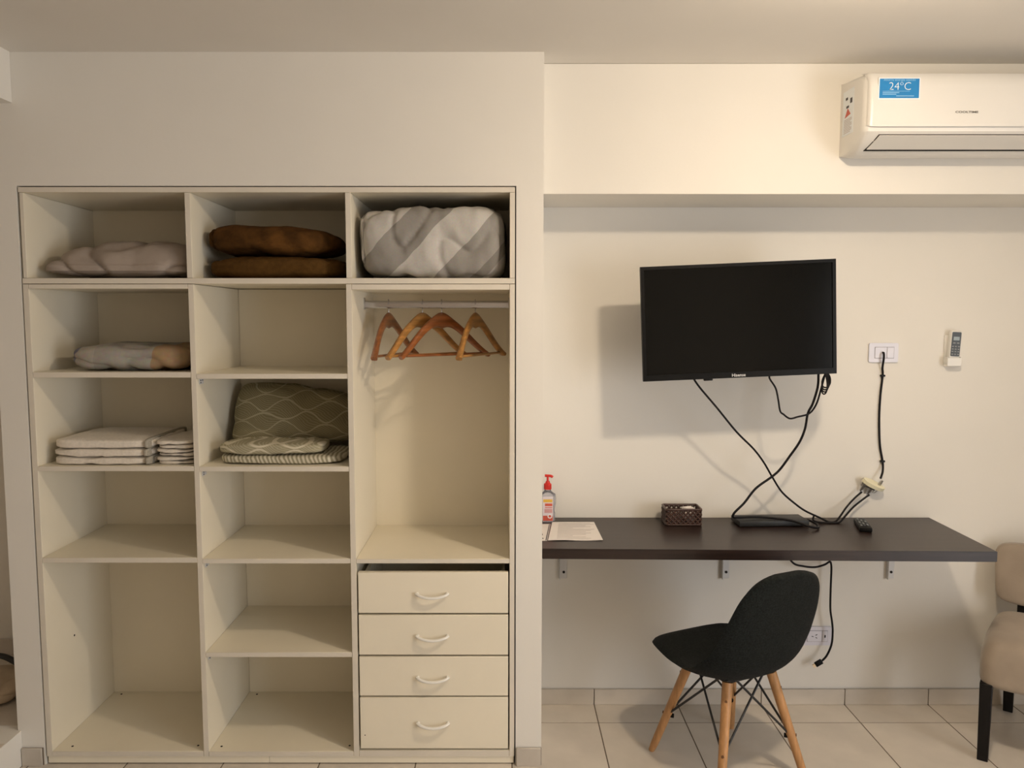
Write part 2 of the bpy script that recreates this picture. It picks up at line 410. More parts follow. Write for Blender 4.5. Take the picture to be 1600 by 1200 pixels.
bm = nb(); box(bm, XL - .1, XR + .1, YR - .1, 3.6, ZC, ZC + .1); struct('ceiling', bm, CEIL)
bm = nb(); box(bm, CORNER, XR + .1, YW, 3.5, 0, ZC); struct('wall_back', bm, WALL, label='recessed white wall behind the desk')
bm = nb()                                                  # wall with the closet opening
OX0, OX1, OZ = -1.6965, 0.0485, 2.1135
for a in ((WL, OX0, D, 3.5, 0, ZC), (OX1, CORNER, D, 3.5, 0, ZC), (OX0, OX1, D, 3.5, OZ, ZC), (OX0, OX1, 3.25, 3.5, 0, OZ)): box(bm, *a)
bmesh.ops.remove_doubles(bm, verts=bm.verts, dist=1e-5)
struct('wall_closet', bm, WALL, label='white wall framing the built-in closet')
bm = nb(); box(bm, CORNER, XR, YS, YW, ZS, ZC, 0.002, 1); struct('trim_2', bm, WALL, label='white beam above the recessed wall')
bm = nb(); box(bm, XL, -1.695, YR, D - .001, 2.395, ZC); struct('trim_3', bm, WALL, label='ceiling beam end at the upper left')
bm = nb(); box(bm, XL, WL, YP, 3.6, 0, ZC); struct('wall_passage', bm, WALL)
WALL2 = mat('warm_bounce_wall', (0.74, 0.62, 0.48), 0.8, 0.03, 2.0)  # unseen left and rear walls: warm colour chosen for the light they bounce
bm = nb(); box(bm, XL - .1, XL, YR, YP, 0, ZC); struct('wall_left', bm, WALL2)
bm = nb(); box(bm, XL - .1, XR + .1, YR - .1, YR, 0, ZC); struct('wall_rear', bm, WALL2)
bm = nb(); WY0, WY1, WZ0, WZ1 = -1.25, 0.75, 0.06, 2.12
for a in ((YR, WY0, 0, ZC), (WY1, YW, 0, ZC), (WY0, WY1, 0, WZ0), (WY0, WY1, WZ1, ZC)): box(bm, XR, XR + .1, *a)
struct('wall_right', bm, WALL)
bm = nb()
for a in ((WY0, WY0 + .05, WZ0, WZ1), (WY1 - .05, WY1, WZ0, WZ1), (-.28, -.22, WZ0, WZ1), (WY0, WY1, WZ0, WZ0 + .05), (WY0, WY1, WZ1 - .05, WZ1)):
    box(bm, XR + .03, XR + .08, *a)
wn = struct('window_1', bm, WHITEP, label='white framed balcony door in the right wall')
for ya, yb in ((WY0 + .05, -.28), (-.22, WY1 - .05)):
    bm = nb(); box(bm, XR + .05, XR + .056, ya, yb, WZ0 + .05, WZ1 - .05); part('pane', bm, mat('window_glass', (0.9, 0.95, 1.0), 0.02, 0, trans=1.0), wn)

# skirting tiles
def skirting(name, runs, label=None):
    """runs: (axis x0, x1, y, outward) with tiles along x"""
    bm = nb(); first = True
    x0, x1, y, z = runs
    box(bm, x0, x1, y - .004, y, z, z + .066); base = struct(name, bm, GROUT, label=label)
    cuts = [x0] + [TX0 + TS * k for k in range(-12, 12) if x0 + .03 < TX0 + TS * k < x1 - .03] + [x1]
    for i, (a, b) in enumerate(zip(cuts, cuts[1:])):
        bm = nb(); h = .069 + random.uniform(-.0015, .0015)
        box(bm, a + (.001 if i else 0), b - .002, y - .012, y - .004, z, z + h, .0015, 1); part('skirting_tile', bm, BASET, base)
skirting('baseboard_back', (CORNER, XR, YW, 0.0), 'beige tile skirting below the desk wall')
skirting('baseboard_closet_right', (OX1 + .003, CORNER, D, 0.0), 'skirting tile at the foot of the wall beside the drawers')
skirting('baseboard_closet_left', (STEP_X + .002, OX0 - .006, D, 0.0), 'skirting tile at the foot of the wall left of the closet')
skirting('baseboard_passage', (XL, WL - .001, YP, STEP_Z))

# ceiling lamp that throws the warm light (above the frame)
t = thing('ceiling_lamp', (BULB_POS[0], BULB_POS[1], ZC), 'flat warm glass dome lamp on a white ceiling base', 'lamp')
x, y, z = BULB_POS
bm = nb(); lathe(bm, [(.035, z + .020), (.045, z + .030), (.06, ZC - .010), (.06, ZC - .0005)], (x, y, 0), 24); part('canopy', bm, WHITEP, t)
bm = nb(); bmesh.ops.create_uvsphere(bm, u_segments=28, v_segments=16, radius=.075); bmesh.ops.scale(bm, vec=(1, 1, .32), verts=bm.verts); moved(bm, BULB_POS)
m, nt, b = nodes('bulb_glow'); b.inputs['Base Color'].default_value = (1, .95, .85, 1)
b.inputs['Emission Color'].default_value = c4(BULB_COLOR); b.inputs['Emission Strength'].default_value = BULB_STRENGTH
part('glass_dome', bm, m, t)

# ------------------------------------------------------------------ built-in closet units
CY0, CY1, BK = D + .001, 3.214, 3.222         # front, inner back, outer back
def board(name, x0, x1, z0, z1, parent, y0=CY0, y1=CY1, m=MELA, label=None):
    bm = nb(); box(bm, x0, x1, y0, y1, z0, z1, .0012, 1); o = part(name, bm, m, parent, label)
    return o
def edging(x0, x1, z0, z1, parent):           # cream edge band on the front of a board
    bm = nb(); box(bm, x0 + .0006, x1 - .0006, CY0 - .0015, CY0 - .0002, z0 + .0006, z1 - .0006); return part('edge_band', bm, EDGE, parent)
def shelf(x0, x1, z0, z1, parent, name='shelf'):
    o = board(name, x0, x1, z0, z1, parent); edging(x0, x1, z0, z1, o); return o
def bracket_dots(x, z, parent):               # steel angle with two screw holes under a shelf
    bm = nb(); box(bm, x + .0005, x + .003, CY0 + .020, CY0 + .055, z - .021, z - .0005); box(bm, x + .003, x + .022, CY0 + .020, CY0 + .055, z - .003, z - .0005)
    o = part('shelf_bracket', bm, BRACK, parent, 'small steel angle bracket')
    for dy, dz in ((.029, .008), (.046, .008), (.029, .016)):
        bm = nb(); cyl(bm, (x + .0025, CY0 + dy, z - dz), (x + .0042, CY0 + dy, z - dz), .0026, seg=10); part('screw', bm, HOLE, o)
def dowel(x, y, z, parent):
    bm = nb(); cyl(bm, (x, y, z - .0002), (x, y, z + .0010), .0042, seg=12); part('screw_cap', bm, HOLE, parent, 'dark screw hole')

LP0, LP1 = -1.691, -1.671
P10, P11 = -1.1085, -1.0895
P20, P21 = -0.5515, -0.5315
RP0, RP1 = 0.0260, 0.0440

# plinth
t = thing('closet_plinth', ((LP0 + RP1) / 2, D + .02, 0), 'white plinth of two boards along the bottom of the closet', 'plinth')
board('plinth_board', LP0 + .002, -.868, 0.004, .0305, t, D + .004, D + .022)
board('plinth_board', -.867, RP1 - .002, 0.004, .0305, t, D + .004, D + .022)
bm = nb(); box(bm, LP0 + .01, RP1 - .01, D + .05, 3.2, 0.0, .0305); part('plinth_base', bm, MELA, t)

# upper unit of three compartments
t = thing('upper_shelf_unit', ((LP0 + RP1) / 2, 2.98, 1.774), 'wide white upper unit with three open compartments of bedding', 'shelf unit')
shelf(LP0, RP1, 2.0910, 2.1095, t, 'top_panel'); shelf(LP0, RP1, 1.7742, 1.7940, t, 'bottom_panel')
for a, b_ in ((LP0 + .004, LP1 - .003), (-1.1105, -1.0915), (-.5495, -.5305), (RP0, RP1)):
    o = shelf(a, b_, 1.7945, 2.0905, t, 'side_panel' if a in (LP0 + .004, RP0) else 'divider')
board('back_panel', LP0, RP1, 1.7745, 2.109, t, CY1, BK)

# left unit
t = thing('shelf_unit', ((LP0 + P11) / 2, 2.98, .031), 'white left column of open shelves with towels and a tall bottom compartment', 'shelf unit')
shelf(LP0, LP1, .0315, 1.7725, t, 'side_panel'); shelf(P10, P11, .0315, 1.7725, t, 'side_panel')
for z1, z0, nm in ((1.7725, 1.7570, 'top_panel'), (1.4618, 1.4425, 'shelf'), (1.1225, 1.1045, 'shelf'), (.7860, .7675, 'shelf'), (.0505, .0315, 'bottom_panel')):
    o = shelf(LP1 + .0003, P10 - .0003, z0, z1, t, nm)
    if nm == 'bottom_panel':
        for q in ((-1.615, D + .035), (-1.145, D + .040), (-1.63, 3.19)): dowel(q[0], q[1], z1, o)
board('back_panel', LP0, P11, .032, 1.772, t, CY1, BK)
bm = nb(); cyl(bm, (LP1, 2.93, .42), (LP1 + .001, 2.93, .42), .004, seg=12); part('screw_cap', bm, HOLE, t)

# middle shelves
t = thing('shelf_unit', ((P11 + P20) / 2, 2.98, .031), 'white middle column of open shelves holding an olive pillow', 'shelf unit')
for z1, z0, nm in ((1.4560, 1.4380, 'shelf'), (1.1216, 1.1035, 'shelf'), (.7826, .7647, 'shelf'), (.4305, .4130, 'shelf'), (.0500, .0315, 'bottom_panel')):
    o = shelf(P11 + .0003, P20 - .0003, z0, z1, t, nm)
    if nm == 'shelf': bracket_dots(P11, z0, o)
    else:
        for q in ((-1.055, D + .035), (-.575, D + .040), (-1.05, 3.19)): dowel(q[0], q[1], z1, o)
board('back_panel', P11 + .0004, P20 - .0004, .032, 1.772, t, CY1, BK)

# right unit with rail space and drawers
t = thing('wardrobe_unit', ((P20 + RP1) / 2, 2.98, .031), 'white right wardrobe column with hanging space above four drawers', 'wardrobe')
shelf(P20, P21, .0315, 1.7725, t, 'side_panel'); shelf(RP0, RP1, .0315, 1.7725, t, 'side_panel')
for z1, z0, nm in ((1.7725, 1.7535, 'top_panel'), (.7812, .7650, 'shelf'), (.0550, .0315, 'bottom_panel')):
    shelf(P21 + .0003, RP0 - .0003, z0, z1, t, nm)
board('back_panel', P20, RP1, .032, 1.772, t, CY1, BK)
DX0, DX1 = P21 + .006, RP0 - .005
for z1, z0 in ((.7326, .5800), (.5730, .4225), (.4155, .2665), (.2600, .0630)):
    dr = board('drawer', DX0, DX1, z0, z1, t, CY0 - .003, CY0 + .015, label='white drawer front')
    bm = nb()                                  # drawer box behind its front
    zt = z1 - .02
    box(bm, DX0 + .012, DX0 + .025, CY0 + .0155, 3.17, z0 + .012, zt); box(bm, DX1 - .025, DX1 - .012, CY0 + .0155, 3.17, z0 + .012, zt)
    box(bm, DX0 + .0255, DX1 - .0255, 3.157, 3.17, z0 + .012, zt); box(bm, DX0 + .0255, DX1 - .0255, CY0 + .0155, 3.1565, z0 + .012, z0 + .018)
    part('drawer_box', bm, MELA, dr)
    zh = (z0 + z1) / 2 - .006 if z0 > .1 else .160; xc = -.256; hw = .058
    bm = nb()
    yf = CY0 - .003
    pts = [(xc + s * hw, yf - .006 - .020 * (1 - (s * s)) ** .6, zh - .010 * (1 - s * s) + .004) for s in [i / 10 for i in range(-10, 11)]]
    tube(bm, pts, .0062, 10, smooth=False, flat=.75)
    for s in (-1, 1): cyl(bm, (xc + s * (hw - .004), yf, zh + .003), (xc + s * (hw - .004), yf - .009, zh + .002), .0055, seg=12)
    part('handle', bm, WHITEP, dr, 'white bow handle', ang=60)
bm = nb(); cyl(bm, (DX0 + .017, CY0 - .0030, .115), (DX0 + .017, CY0 - .0036, .115), .0022, seg=8); part('screw_cap', bm, HOLE, t)

# clothes rail
RZ, RY = 1.7055, 2.995
t = thing('clothes_rail', ((P21 + RP0) / 2, RY, RZ), 'chrome clothes rail spanning the wardrobe under its top panel', 'rail')
bm = nb(); prism(bm, rrect(-.0075, .0075, -.0145, .0145, .0070, 4), lambda p: (P21 + .003, RY + p[0], RZ + p[1]), lambda p: (RP0 - .003, RY + p[0], RZ + p[1]))
part('tube', bm, CHROME, t)
for a, b_ in ((P21, P21 + .0032), (RP0 - .0032, RP0)):
    bm = nb(); prism(bm, rrect(-.013, .013, -.018, .026, .006, 3), lambda p: (a, RY + p[0], RZ + p[1]), lambda p: (b_, RY + p[0], RZ + p[1])); part('end_flange', bm, STEEL, t)

# ------------------------------------------------------------------ hangers
def hanger_body_bm(hw=.207):
    # outline of one arched board in local X (along the hanger) and Z, curved gently forward in Y
    bm = nb(); N = 36; rings = []
    for i in range(N + 1):
        s = -1 + 2 * i / N; a = abs(s)
        zc = -0.138 * (1 - math.cos(min(1, a) * math.pi * .78)) / (1 - math.cos(math.pi * .78)) - .010
        hh = .0185 * (1 - .55 * a) + .013 * math.exp(-(a / .16) ** 2)
        th = .0075 + .0055 * a ** 2
        yy = -.030 * (a ** 2)
        rings.append((s * hw, yy, zc, hh, th))
    prev = None
    for i, (x, yy, zc, hh, th) in enumerate(rings):
        j0, j1 = rings[max(0, i - 1)], rings[min(N, i + 1)]
        tx, tz = j1[0] - j0[0], j1[2] - j0[2]; L = math.hypot(tx, tz); nx, nz = -tz / L, tx / L
        R = []
        for k in range(10):
            an = 2 * math.pi * k / 10; ca, sa = math.cos(an), math.sin(an)
            u = math.copysign(abs(ca) ** .6, ca) * hh; v = math.copysign(abs(sa) ** .6, sa) * th
            R.append(bm.verts.new((x + nx * u, yy + v, zc + nz * u)))
        if prev:
            for k in range(10): bm.faces.new((prev[k], prev[(k + 1) % 10], R[(k + 1) % 10], R[k]))
        else: bm.faces.new(R[::-1])
        prev = R
    bm.faces.new(prev)
    return bm
def make_hanger(x, yaw, m, label, ang_hook=0):
    top = 1.655
    t = thing('clothes_hanger', (x, RY, top), label, 'hanger', 'wooden hangers on the closet rail', rot=(0, 0, yaw))
    part('shoulder_board', hanger_body_bm(), m, t, ang=60)
    bm = nb(); cyl(bm, (-.178, -.024, -.141), (.178, -.024, -.141), .0052, seg=12); part('trouser_bar', bm, m, t)
    rz = RZ - top
    pts = [(0, 0, -.006), (0, 0, .018)]
    R = .0195
    a0 = -math.radians(60)
    pts += [(0.0, .004, .024)]
    bmh = nb()
    # hook loops over the rail tube (rail runs along world X), so it lies in the plane across it
    c = Vector((0, 0, rz + .0005))
    hk = [Vector((0, 0, -.006)), Vector((0, 0, .012)), Vector((0, 0, .024))]
    for k in range(0, 9):
        an = math.radians(-95 + k * 34)
        hk.append(c + Vector((0, math.cos(an) * .0125 if True else 0, math.sin(an) * .0195)))
    tube(bmh, hk, .0016, 8, True, 4)
    # turn the hook back so that it crosses the rail squarely
    turned(bmh, -yaw, 'Z')
    part('hook', bmh, CHROME, t, 'steel wire hook', ang=60)
    for sx in (-.155, .155):
        bm = nb(); cyl(bm, (sx, -.034, -.112), (sx, -.0365, -.112), .003, seg=8)
    return t
make_hanger(-.438, math.radians(75), HWOODS[0], 'reddish wooden hanger nearest the left side panel, almost edge-on')
make_hanger(-.308, math.radians(50), HWOODS[1], 'honey wooden hanger half hidden behind the dark reddish one')
make_hanger(-.234, math.radians(40), HWOODS[2], 'dark amber wooden hanger turned most open, in front of the honey one')
make_hanger(-.104, math.radians(67), HWOODS[1], 'pale honey wooden hanger standing apart nearest the right side panel')

# ------------------------------------------------------------------ bedding and towels
UZ = 1.7942
def pil(p, a=.42, e=4):
    k = ((1 - min(1, abs(p.x)) ** e) * (1 - min(1, abs(p.y)) ** e))
    return Vector((p.x * (1 - .05 * (1 - abs(p.y))), p.y * (1 - .04 * (1 - abs(p.x))), p.z * max(.10, k) ** a))
def tpil(p):
    k = (1 - max(0, -p.x) ** 2.6) * (1 - max(0, p.x) ** 9) * (1 - abs(p.y) ** 3.2)
    z = p.z * max(.06, k) ** .55
    return Vector((p.x * 1.0, p.y, z * .24 if z < 0 else z))
bm = nb(); soft(bm, (.530, .37, .225), 8, 48, tpil, .007, 8, (1, 1, 1.3), 3, .003, .021)
single('pillow', (-1.382, 2.958, UZ), bm, TAUPE, 'creased taupe pillow lying in the upper left compartment', 'pillow', ang=80)

def blanket(z, x, w_, h, m, label, seed, rot=0, groove_l=True, y=2.95, d_=.34, n=5, tilt=0):
    def df(p):
        q = p.copy()
        if groove_l and p.x < -.80: q.y = p.y * (1 - .10 * (.5 + .5 * math.sin((p.x + 1) * 95))); q.z = p.z * (1 - .07 * (.5 + .5 * math.sin((p.x + 1) * 95)))
        if not groove_l and p.x > .72: q.y = p.y * (1 - .08 * (.5 + .5 * math.sin((p.x - 1) * 80)))
        q.z *= 1 - tilt * max(0, p.x) ** 2
        return q
    bm = nb(); soft(bm, (w_, d_, h), n, 30, df, .006, 7, (1, 1, 1.5), seed, .006, .006)
    return single('folded_blanket', (x, y, z), bm, m, label, 'blanket', 'brown blankets', rot=(0, rot, 0), ang=80)
blanket(UZ, -.8225, .500, .086, BROWN2, 'smooth brown fleece blanket folded underneath in the upper middle compartment', 1, groove_l=False, n=3.8)
blanket(UZ + .0865, -.838, .492, .112, BROWN1, 'mottled dark brown plush blanket folded on top of the smooth one', 2, rot=.035, n=3.3, tilt=.25)

def duv(p):
    q = p.copy(); q.z = p.z * (1 + .03 * p.x) * (1 - .16 * max(0, -p.x - .3)); q.y *= 1 - .05 * p.z * p.z
    if p.x < -.86: q.y = p.y * (1 - .10 * (.5 + .5 * math.sin((p.x + 1) * 80)))
    return q
bm = nb(); soft(bm, (.534, .405, .264), 6, 56, duv, .009, 8, (1.3, 1, .8), 5, .006, .013)
single('folded_duvet', (-.2525, 2.962, UZ), bm, DUVET, 'bulky grey diagonally striped duvet stuffed in the upper right compartment', 'duvet', ang=80)

bm = nb(); soft(bm, (.478, .36, .102), 4.0, 28, lambda p: Vector((p.x, p.y, p.z * (1 - .30 * max(0, abs(p.x) - .55)))), .006, 8, (1, 1, 1.6), 8, .006, .013)
single('folded_pillow', (-1.352, 2.955, 1.4620), bm, PATCH, 'pale patchwork pillow with tan panel and bluish corner on second left shelf', 'pillow', ang=80)

# towels on the third left shelf
tz = 1.1228
def terry(w_, d_, h, seed, n=6):
    bm = nb(); soft(bm, (w_, d_, h), n, 26, lambda p: Vector((p.x, p.y, p.z)), .0028, 11, (1, 1, 1), seed, .002, .003); return bm
zz = tz
for i, (h, lab, dx) in enumerate((( .031, 'large white folded bath towel at the bottom of the stack', 0), (.031, 'large white folded bath towel in the middle of the stack', -.003), (.037, 'large white folded bath towel on top of the stack', .004))):
    t = thing('bath_towel', (-1.4575 + dx, 2.945, zz), lab, 'towel', 'bath towels')
    ORG[t.name] = Vector((0, 0, 0))
    part('folded_cloth', terry(.372, .355, h, 20 + i), TOWEL, t, ang=80)
    bm = nb(); soft(bm, (.016, .357, h + .0008), 6, 12, None, .001, 11, (1, 1, 1), i, .001); moved(bm, (.172 - .003 * i, -.0005, -.0002)); part('hem_band', bm, BAND, t, 'grey woven hem band', ang=80)
    zz += h - .0015
zz = tz
for i, (h, lab) in enumerate(((.030, 'small white folded hand towel at the bottom beside the bath towels'), (.029, 'small white folded hand towel in the middle beside the bath towels'), (.034, 'small white folded hand towel on top beside the bath towels'))):
    t = thing('hand_towel', (-1.1955, 2.93, zz), lab, 'towel', 'hand towels')
    ORG[t.name] = Vector((0, 0, 0))
    lo = terry(.146, .30, h * .52, 30 + i, 5); moved(lo, (.004, .004, 0)); part('fold_layer', lo, TOWEL, t, ang=80)
    hi = terry(.150, .31, h * .56, 40 + i, 5); turned(hi, -.02 if i != 1 else .01, 'Y'); moved(hi, (0, 0, h * .46)); part('fold_layer', hi, TOWEL, t, ang=80)
    zz += h - .001

# olive set on the second middle shelf
mz = 1.1218
bm = nb(); soft(bm, (.455, .29, .036), 5, 30, lambda p: Vector((p.x, p.y * (1 + .02 * math.sin(p.x * 42)), p.z * (1 - .25 * max(0, p.x - .4)))), .003, 8, (1, 1, 1), 50, .003, .003)
single('folded_cushion_cover', (-.815, 2.925, mz), bm, PLEAT, 'pleated olive and cream striped cloth at the bottom of the olive pile', 'cloth', ang=80)
bm = nb(); soft(bm, (.385, .20, .044), 5, 26, None, .003, 8, (1, 1, 1), 51, .004, .004)
single('folded_sheet', (-.852, 2.885, mz + .0355), bm, OLIVE2, 'folded olive wave-patterned sheet between striped cloth and pillow', 'sheet', ang=80)
def pol(p):
    q = pil(p, .5, 4); q.x = p.x; q.y = p.y * (1 + .10 * (-p.x)); 
    return q
bm = nb(); soft(bm, (.500, .250, .110), 8, 30, pol, .006, 5, (1, 1, 1), 52, -1, .010)
turned(bm, math.radians(60), 'X')
zmin = min(v.co.z for v in bm.verts)
for v in bm.verts:                       # right side slumps down towards the shelf
    v.co.z -= zmin; k = max(0, v.co.x + .02) / .26; v.co.z *= 1 - .17 * min(1, k)
single('olive_pillow', (-.808, 3.105, mz + .037), bm, OLIVE, 'olive wave-patterned pillow leaning behind the folded sheet', 'pillow', ang=80)

# ------------------------------------------------------------------ desk shelf
t = thing('wall_desk', ((CORNER + 1.79) / 2, 3.0, ZD - .038), 'long dark wenge desk top fixed along the recessed wall', 'desk')
bm = nb(); pts = [(CORNER + .001, 2.762), (1.782, 2.725), (1.800, YW - .001), (CORNER + .001, YW - .001)]
prism(bm, pts, lambda p: (p[0], p[1], ZD - .038), lambda p: (p[0], p[1], ZD))
bmesh.ops.bevel(bm, geom=list(bm.edges), offset=.0015, segments=2, affect='EDGES')
part('desk_top', bm, WENGE, t)
for xb in (.258, .946, 1.645):
    bm = nb(); box(bm, xb - .016, xb + .016, YW - .006, YW - .0005, .553, ZD - .0385, .002, 1)
    box(bm, xb - .016, xb + .016, 2.99, YW - .006, ZD - .044, ZD - .0385, .001, 1)
    box(bm, xb - .0165, xb - .0135, YW - .022, YW - .003, .553, ZD - .040)
    o = part('bracket', bm, BRACK, t, 'painted steel L bracket')
    bm = nb(); cyl(bm, (xb + .002, YW - .006, .582), (xb + .002, YW - .0085, .582), .0055, seg=12); part('screw', bm, HOLE, o)

# ------------------------------------------------------------------ television
TVC = Vector((.885, 2.909, 1.6445))
t = thing('television', TVC, 'black flat television on the wall, hanging slightly crooked above the desk', 'television', rot=(0, math.radians(-2.45), 0))
TW, TH = .727, .428
def ring_bm(w0, h0, w1, h1, y0, y1, zoff=0):
    bm = nb(); A = [(-w0, -h0), (w0, -h0), (w0, h0), (-w0, h0)]; B = [(-w1, -h1 + zoff), (w1, -h1 + zoff), (w1, h1), (-w1, h1)]
    V = {}
    for nm, P in (('A', A), ('B', B)):
        for yy in (y0, y1): V[nm, yy] = [bm.verts.new((p[0], yy, p[1])) for p in P]
    for i in range(4):
        j = (i + 1) % 4
        bm.faces.new((V['A', y0][i], V['A', y0][j], V['B', y0][j], V['B', y0][i])); bm.faces.new((V['A', y1][i], V['A', y1][j], V['B', y1][j], V['B', y1][i]))
        bm.faces.new((V['A', y0][i], V['A', y0][j], V['A', y1][j], V['A', y1][i])); bm.faces.new((V['B', y0][i], V['B', y0][j], V['B', y1][j], V['B', y1][i]))
    return bm
part('bezel', ring_bm(TW / 2, TH / 2, TW / 2 - .013, TH / 2 - .012, -.004, .012, .010), BLACKP, t)
bm = nb(); box(bm, -TW / 2 + .0125, TW / 2 - .0125, .000, .011, -TH / 2 + .021, TH / 2 - .0115); part('screen', bm, SCREEN, t)
bm = nb(); box(bm, -TW / 2 + .002, TW / 2 - .002, .0122, .030, -TH / 2 + .002, TH / 2 - .002, .004); box(bm, -.27, .27, .030, .075, -TH / 2 + .015, .10, .012); part('back_housing', bm, BLACKP, t)
bm = nb(); box(bm, -.045, -.012, -.003, .010, -TH / 2 - .007, -TH / 2 + .001, .002); moved(bm, (-.09, 0, 0)); part('sensor', bm, BLACKP, t)
bm = text_bm('Hisense', .0165, .0002); moved(bm, (-.005, -.0046, -TH / 2 + .0095)); part('maker_name', bm, mat('tv_letter', (.62, .62, .62), .4), t, smooth=False)
bm = nb(); box(bm, -.11, .11, .0752, .083, -.11, .11, .002); box(bm, -.02, .02, .0832, YW - TVC.y - .021, -.03, .03); box(bm, -.06, .06, YW - TVC.y - .0208, YW - TVC.y - .0075, -.12, .12, .002)
part('wall_mount', bm, BLACKM, t)

# ------------------------------------------------------------------ air conditioner
t = thing('air_conditioner', (1.62, YS, 2.22), 'white split air conditioner on the beam below the ceiling', 'air conditioner')
AX0, AX1 = 1.222, 2.03
prof = [(0, 2.236, 0), (-.035, 2.224, .5), (-.07, 2.219, 1), (-.10, 2.226, 1), (-.13, 2.242, 1), (-.155, 2.259, 1), (-.178, 2.278, 1), (-.1845, 2.2845, 1), (-.1865, 2.296, 1),
        (-.1885, 2.330, 1), (-.1895, 2.38, 1), (-.1890, 2.43, 1), (-.185, 2.456, 1), (-.172, 2.474, 1), (-.14, 2.484, 1), (-.08, 2.489, .6), (0, 2.491, 0)]
cen = (-.06, 2.36)
bm = nb(); r = .024; st = [(0, r * .9), (.002, r * .66), (.006, r * .42), (.012, r * .18), (.019, r * .03), (.026, 0)]
rings = []
stations = [(AX0 + a, o) for a, o in st] + [(AX1 - a, o) for a, o in reversed(st)]
for xx, o in stations:
    R = []
    for y_, z_, w_ in prof:
        dx_, dz_ = cen[0] - y_, cen[1] - z_
        L = math.hypot(dx_, dz_); R.append(bm.verts.new((xx, YS - .0005 + y_ + dx_ / L * o * w_, z_ + dz_ / L * o * w_)))
    rings.append(R)
for R0, R1 in zip(rings, rings[1:]):
    for k in range(len(prof)):
        k2 = (k + 1) % len(prof); bm.faces.new((R0[k], R0[k2], R1[k2], R1[k]))
bm.faces.new(rings[0][::-1]); bm.faces.new(rings[-1])
body = part('housing', bm, ACWHITE, t, ang=28)
# front panel, a slightly proud sheet with rounded lower corner
bm = nb(); fp = [(-.1958, 2.2975), (-.1965, 2.34), (-.197, 2.38), (-.196, 2.43), (-.191, 2.458), (-.175, 2.477), (-.15, 2.485)]
fx0 = AX0 + .010
xcols = [(0, .0135), (.003, .0070), (.009, .0025), (.018, .0003), (.030, 0)]
xcols = [(fx0 + a, o) for a, o in xcols] + [(AX1 - .010 - a, o) for a, o in reversed(xcols)]
V, W = [], []
for i, (y_, z_) in enumerate(fp):
    V.append([bm.verts.new((xx, YS + y_ - .0012 + o, z_ + (o * .55 if i == 0 else 0))) for xx, o in xcols])
    W.append([bm.verts.new((xx, YS + y_ + .003 + o, z_ + (.002 + o * .55 if i == 0 else 0))) for xx, o in xcols])
nc = len(xcols)
for i in range(len(fp) - 1):
    for k in range(nc - 1):
        bm.faces.new((V[i][k], V[i][k + 1], V[i + 1][k + 1], V[i + 1][k])); bm.faces.new((W[i][k], W[i + 1][k], W[i + 1][k + 1], W[i][k + 1]))
    for k in (0, nc - 1): bm.faces.new((V[i][k], V[i + 1][k], W[i + 1][k], W[i][k]))
for i in (0, len(fp) - 1):
    for k in range(nc - 1): bm.faces.new((V[i][k], V[i][k + 1], W[i][k + 1], W[i][k]))
part('front_panel', bm, ACWHITE, t, ang=30)
# louver flap and its dark slot, laid on the sloping underside
def slope(u, k):  # point on the slope between (-.178,2.278) and (-.118,2.235), pushed out by k
    y_ = -.176 + .058 * u; z_ = 2.2765 - .0405 * u
    n_ = Vector((0, -.57, -.82)); return Vector((0, YS + y_, z_)) + n_ * k
def slab(x0, x1, u0, u1, k0, k1, skew=0.0):
    bm = nb(); V = []
    for k in (k0, k1):
        for u, sx in ((u0, 0), (u1, skew)):
            p = slope(u, k); V += [bm.verts.new((x0 - sx, p.y, p.z)), bm.verts.new((x1 + sx, p.y, p.z))]
    for f in ((0, 1, 3, 2), (4, 6, 7, 5), (0, 4, 5, 1), (2, 3, 7, 6), (0, 2, 6, 4), (1, 5, 7, 3)): bm.faces.new([V[i] for i in f])
    return bm
part('air_slot', slab(AX0 + .058, AX1 - .058, .0, 1.04, -.004, .0026, .024), HOLE, t, 'dark slot around the flap')
part('louver_flap', slab(AX0 + .061, AX1 - .061, 0.02, .90, .002, .0055, .020), ACGREY, t, 'grey air flap')
# blue temperature sticker
yst = YS - .1995
def plate(x0, x1, z0, z1, y, th=.0006):
    bm = nb(); box(bm, x0, x1, y - th, y, z0, z1); return bm
sx0, sx1, sz0, sz1 = 1.2615, 1.4015, 2.3855, 2.4560
st_ = part('temperature_sticker', plate(sx0, sx1, sz0, sz1, yst + .0022, .002), SWHITE, t, 'blue energy saving sticker')
part('blue_field', plate(sx0 + .0035, sx1 - .0035, sz0 + .004, sz1 - .003, yst + .0001), BLUE, st_)
bm = text_bm('24ºC', .037, -.0006); moved(bm, ((sx0 + sx1) / 2 + .002, yst - .0008, 2.4270)); part('temperature_text', bm, SWHITE, st_, smooth=False)
bm = text_bm('Ahorra energía usando', .0115, .0001); moved(bm, ((sx0 + sx1) / 2, yst - .0008, 2.4490)); part('heading_text', bm, SBLUE2, st_, smooth=False)
bm = nb()
for i, (a, b_) in enumerate(((.014, .105), (.014, .070), (.014, .060), (.060, .120))): box(bm, sx0 + a, sx0 + b_, yst - .0009, yst - .0004, 2.4115 - .0055 * i, 2.4135 - .0055 * i + (.001 if i else -.0008))
part('small_print', bm, SBLUE2, st_, smooth=False)
bm = text_bm('COOLTIME', .0120, .0003); bmesh.ops.scale(bm, vec=(1.30, 1, .75), verts=bm.verts); moved(bm, (1.562, YS - .1990, 2.3440)); part('maker_name', bm, mat('ac_letter', (.10, .09, .08), .5), t, smooth=False)
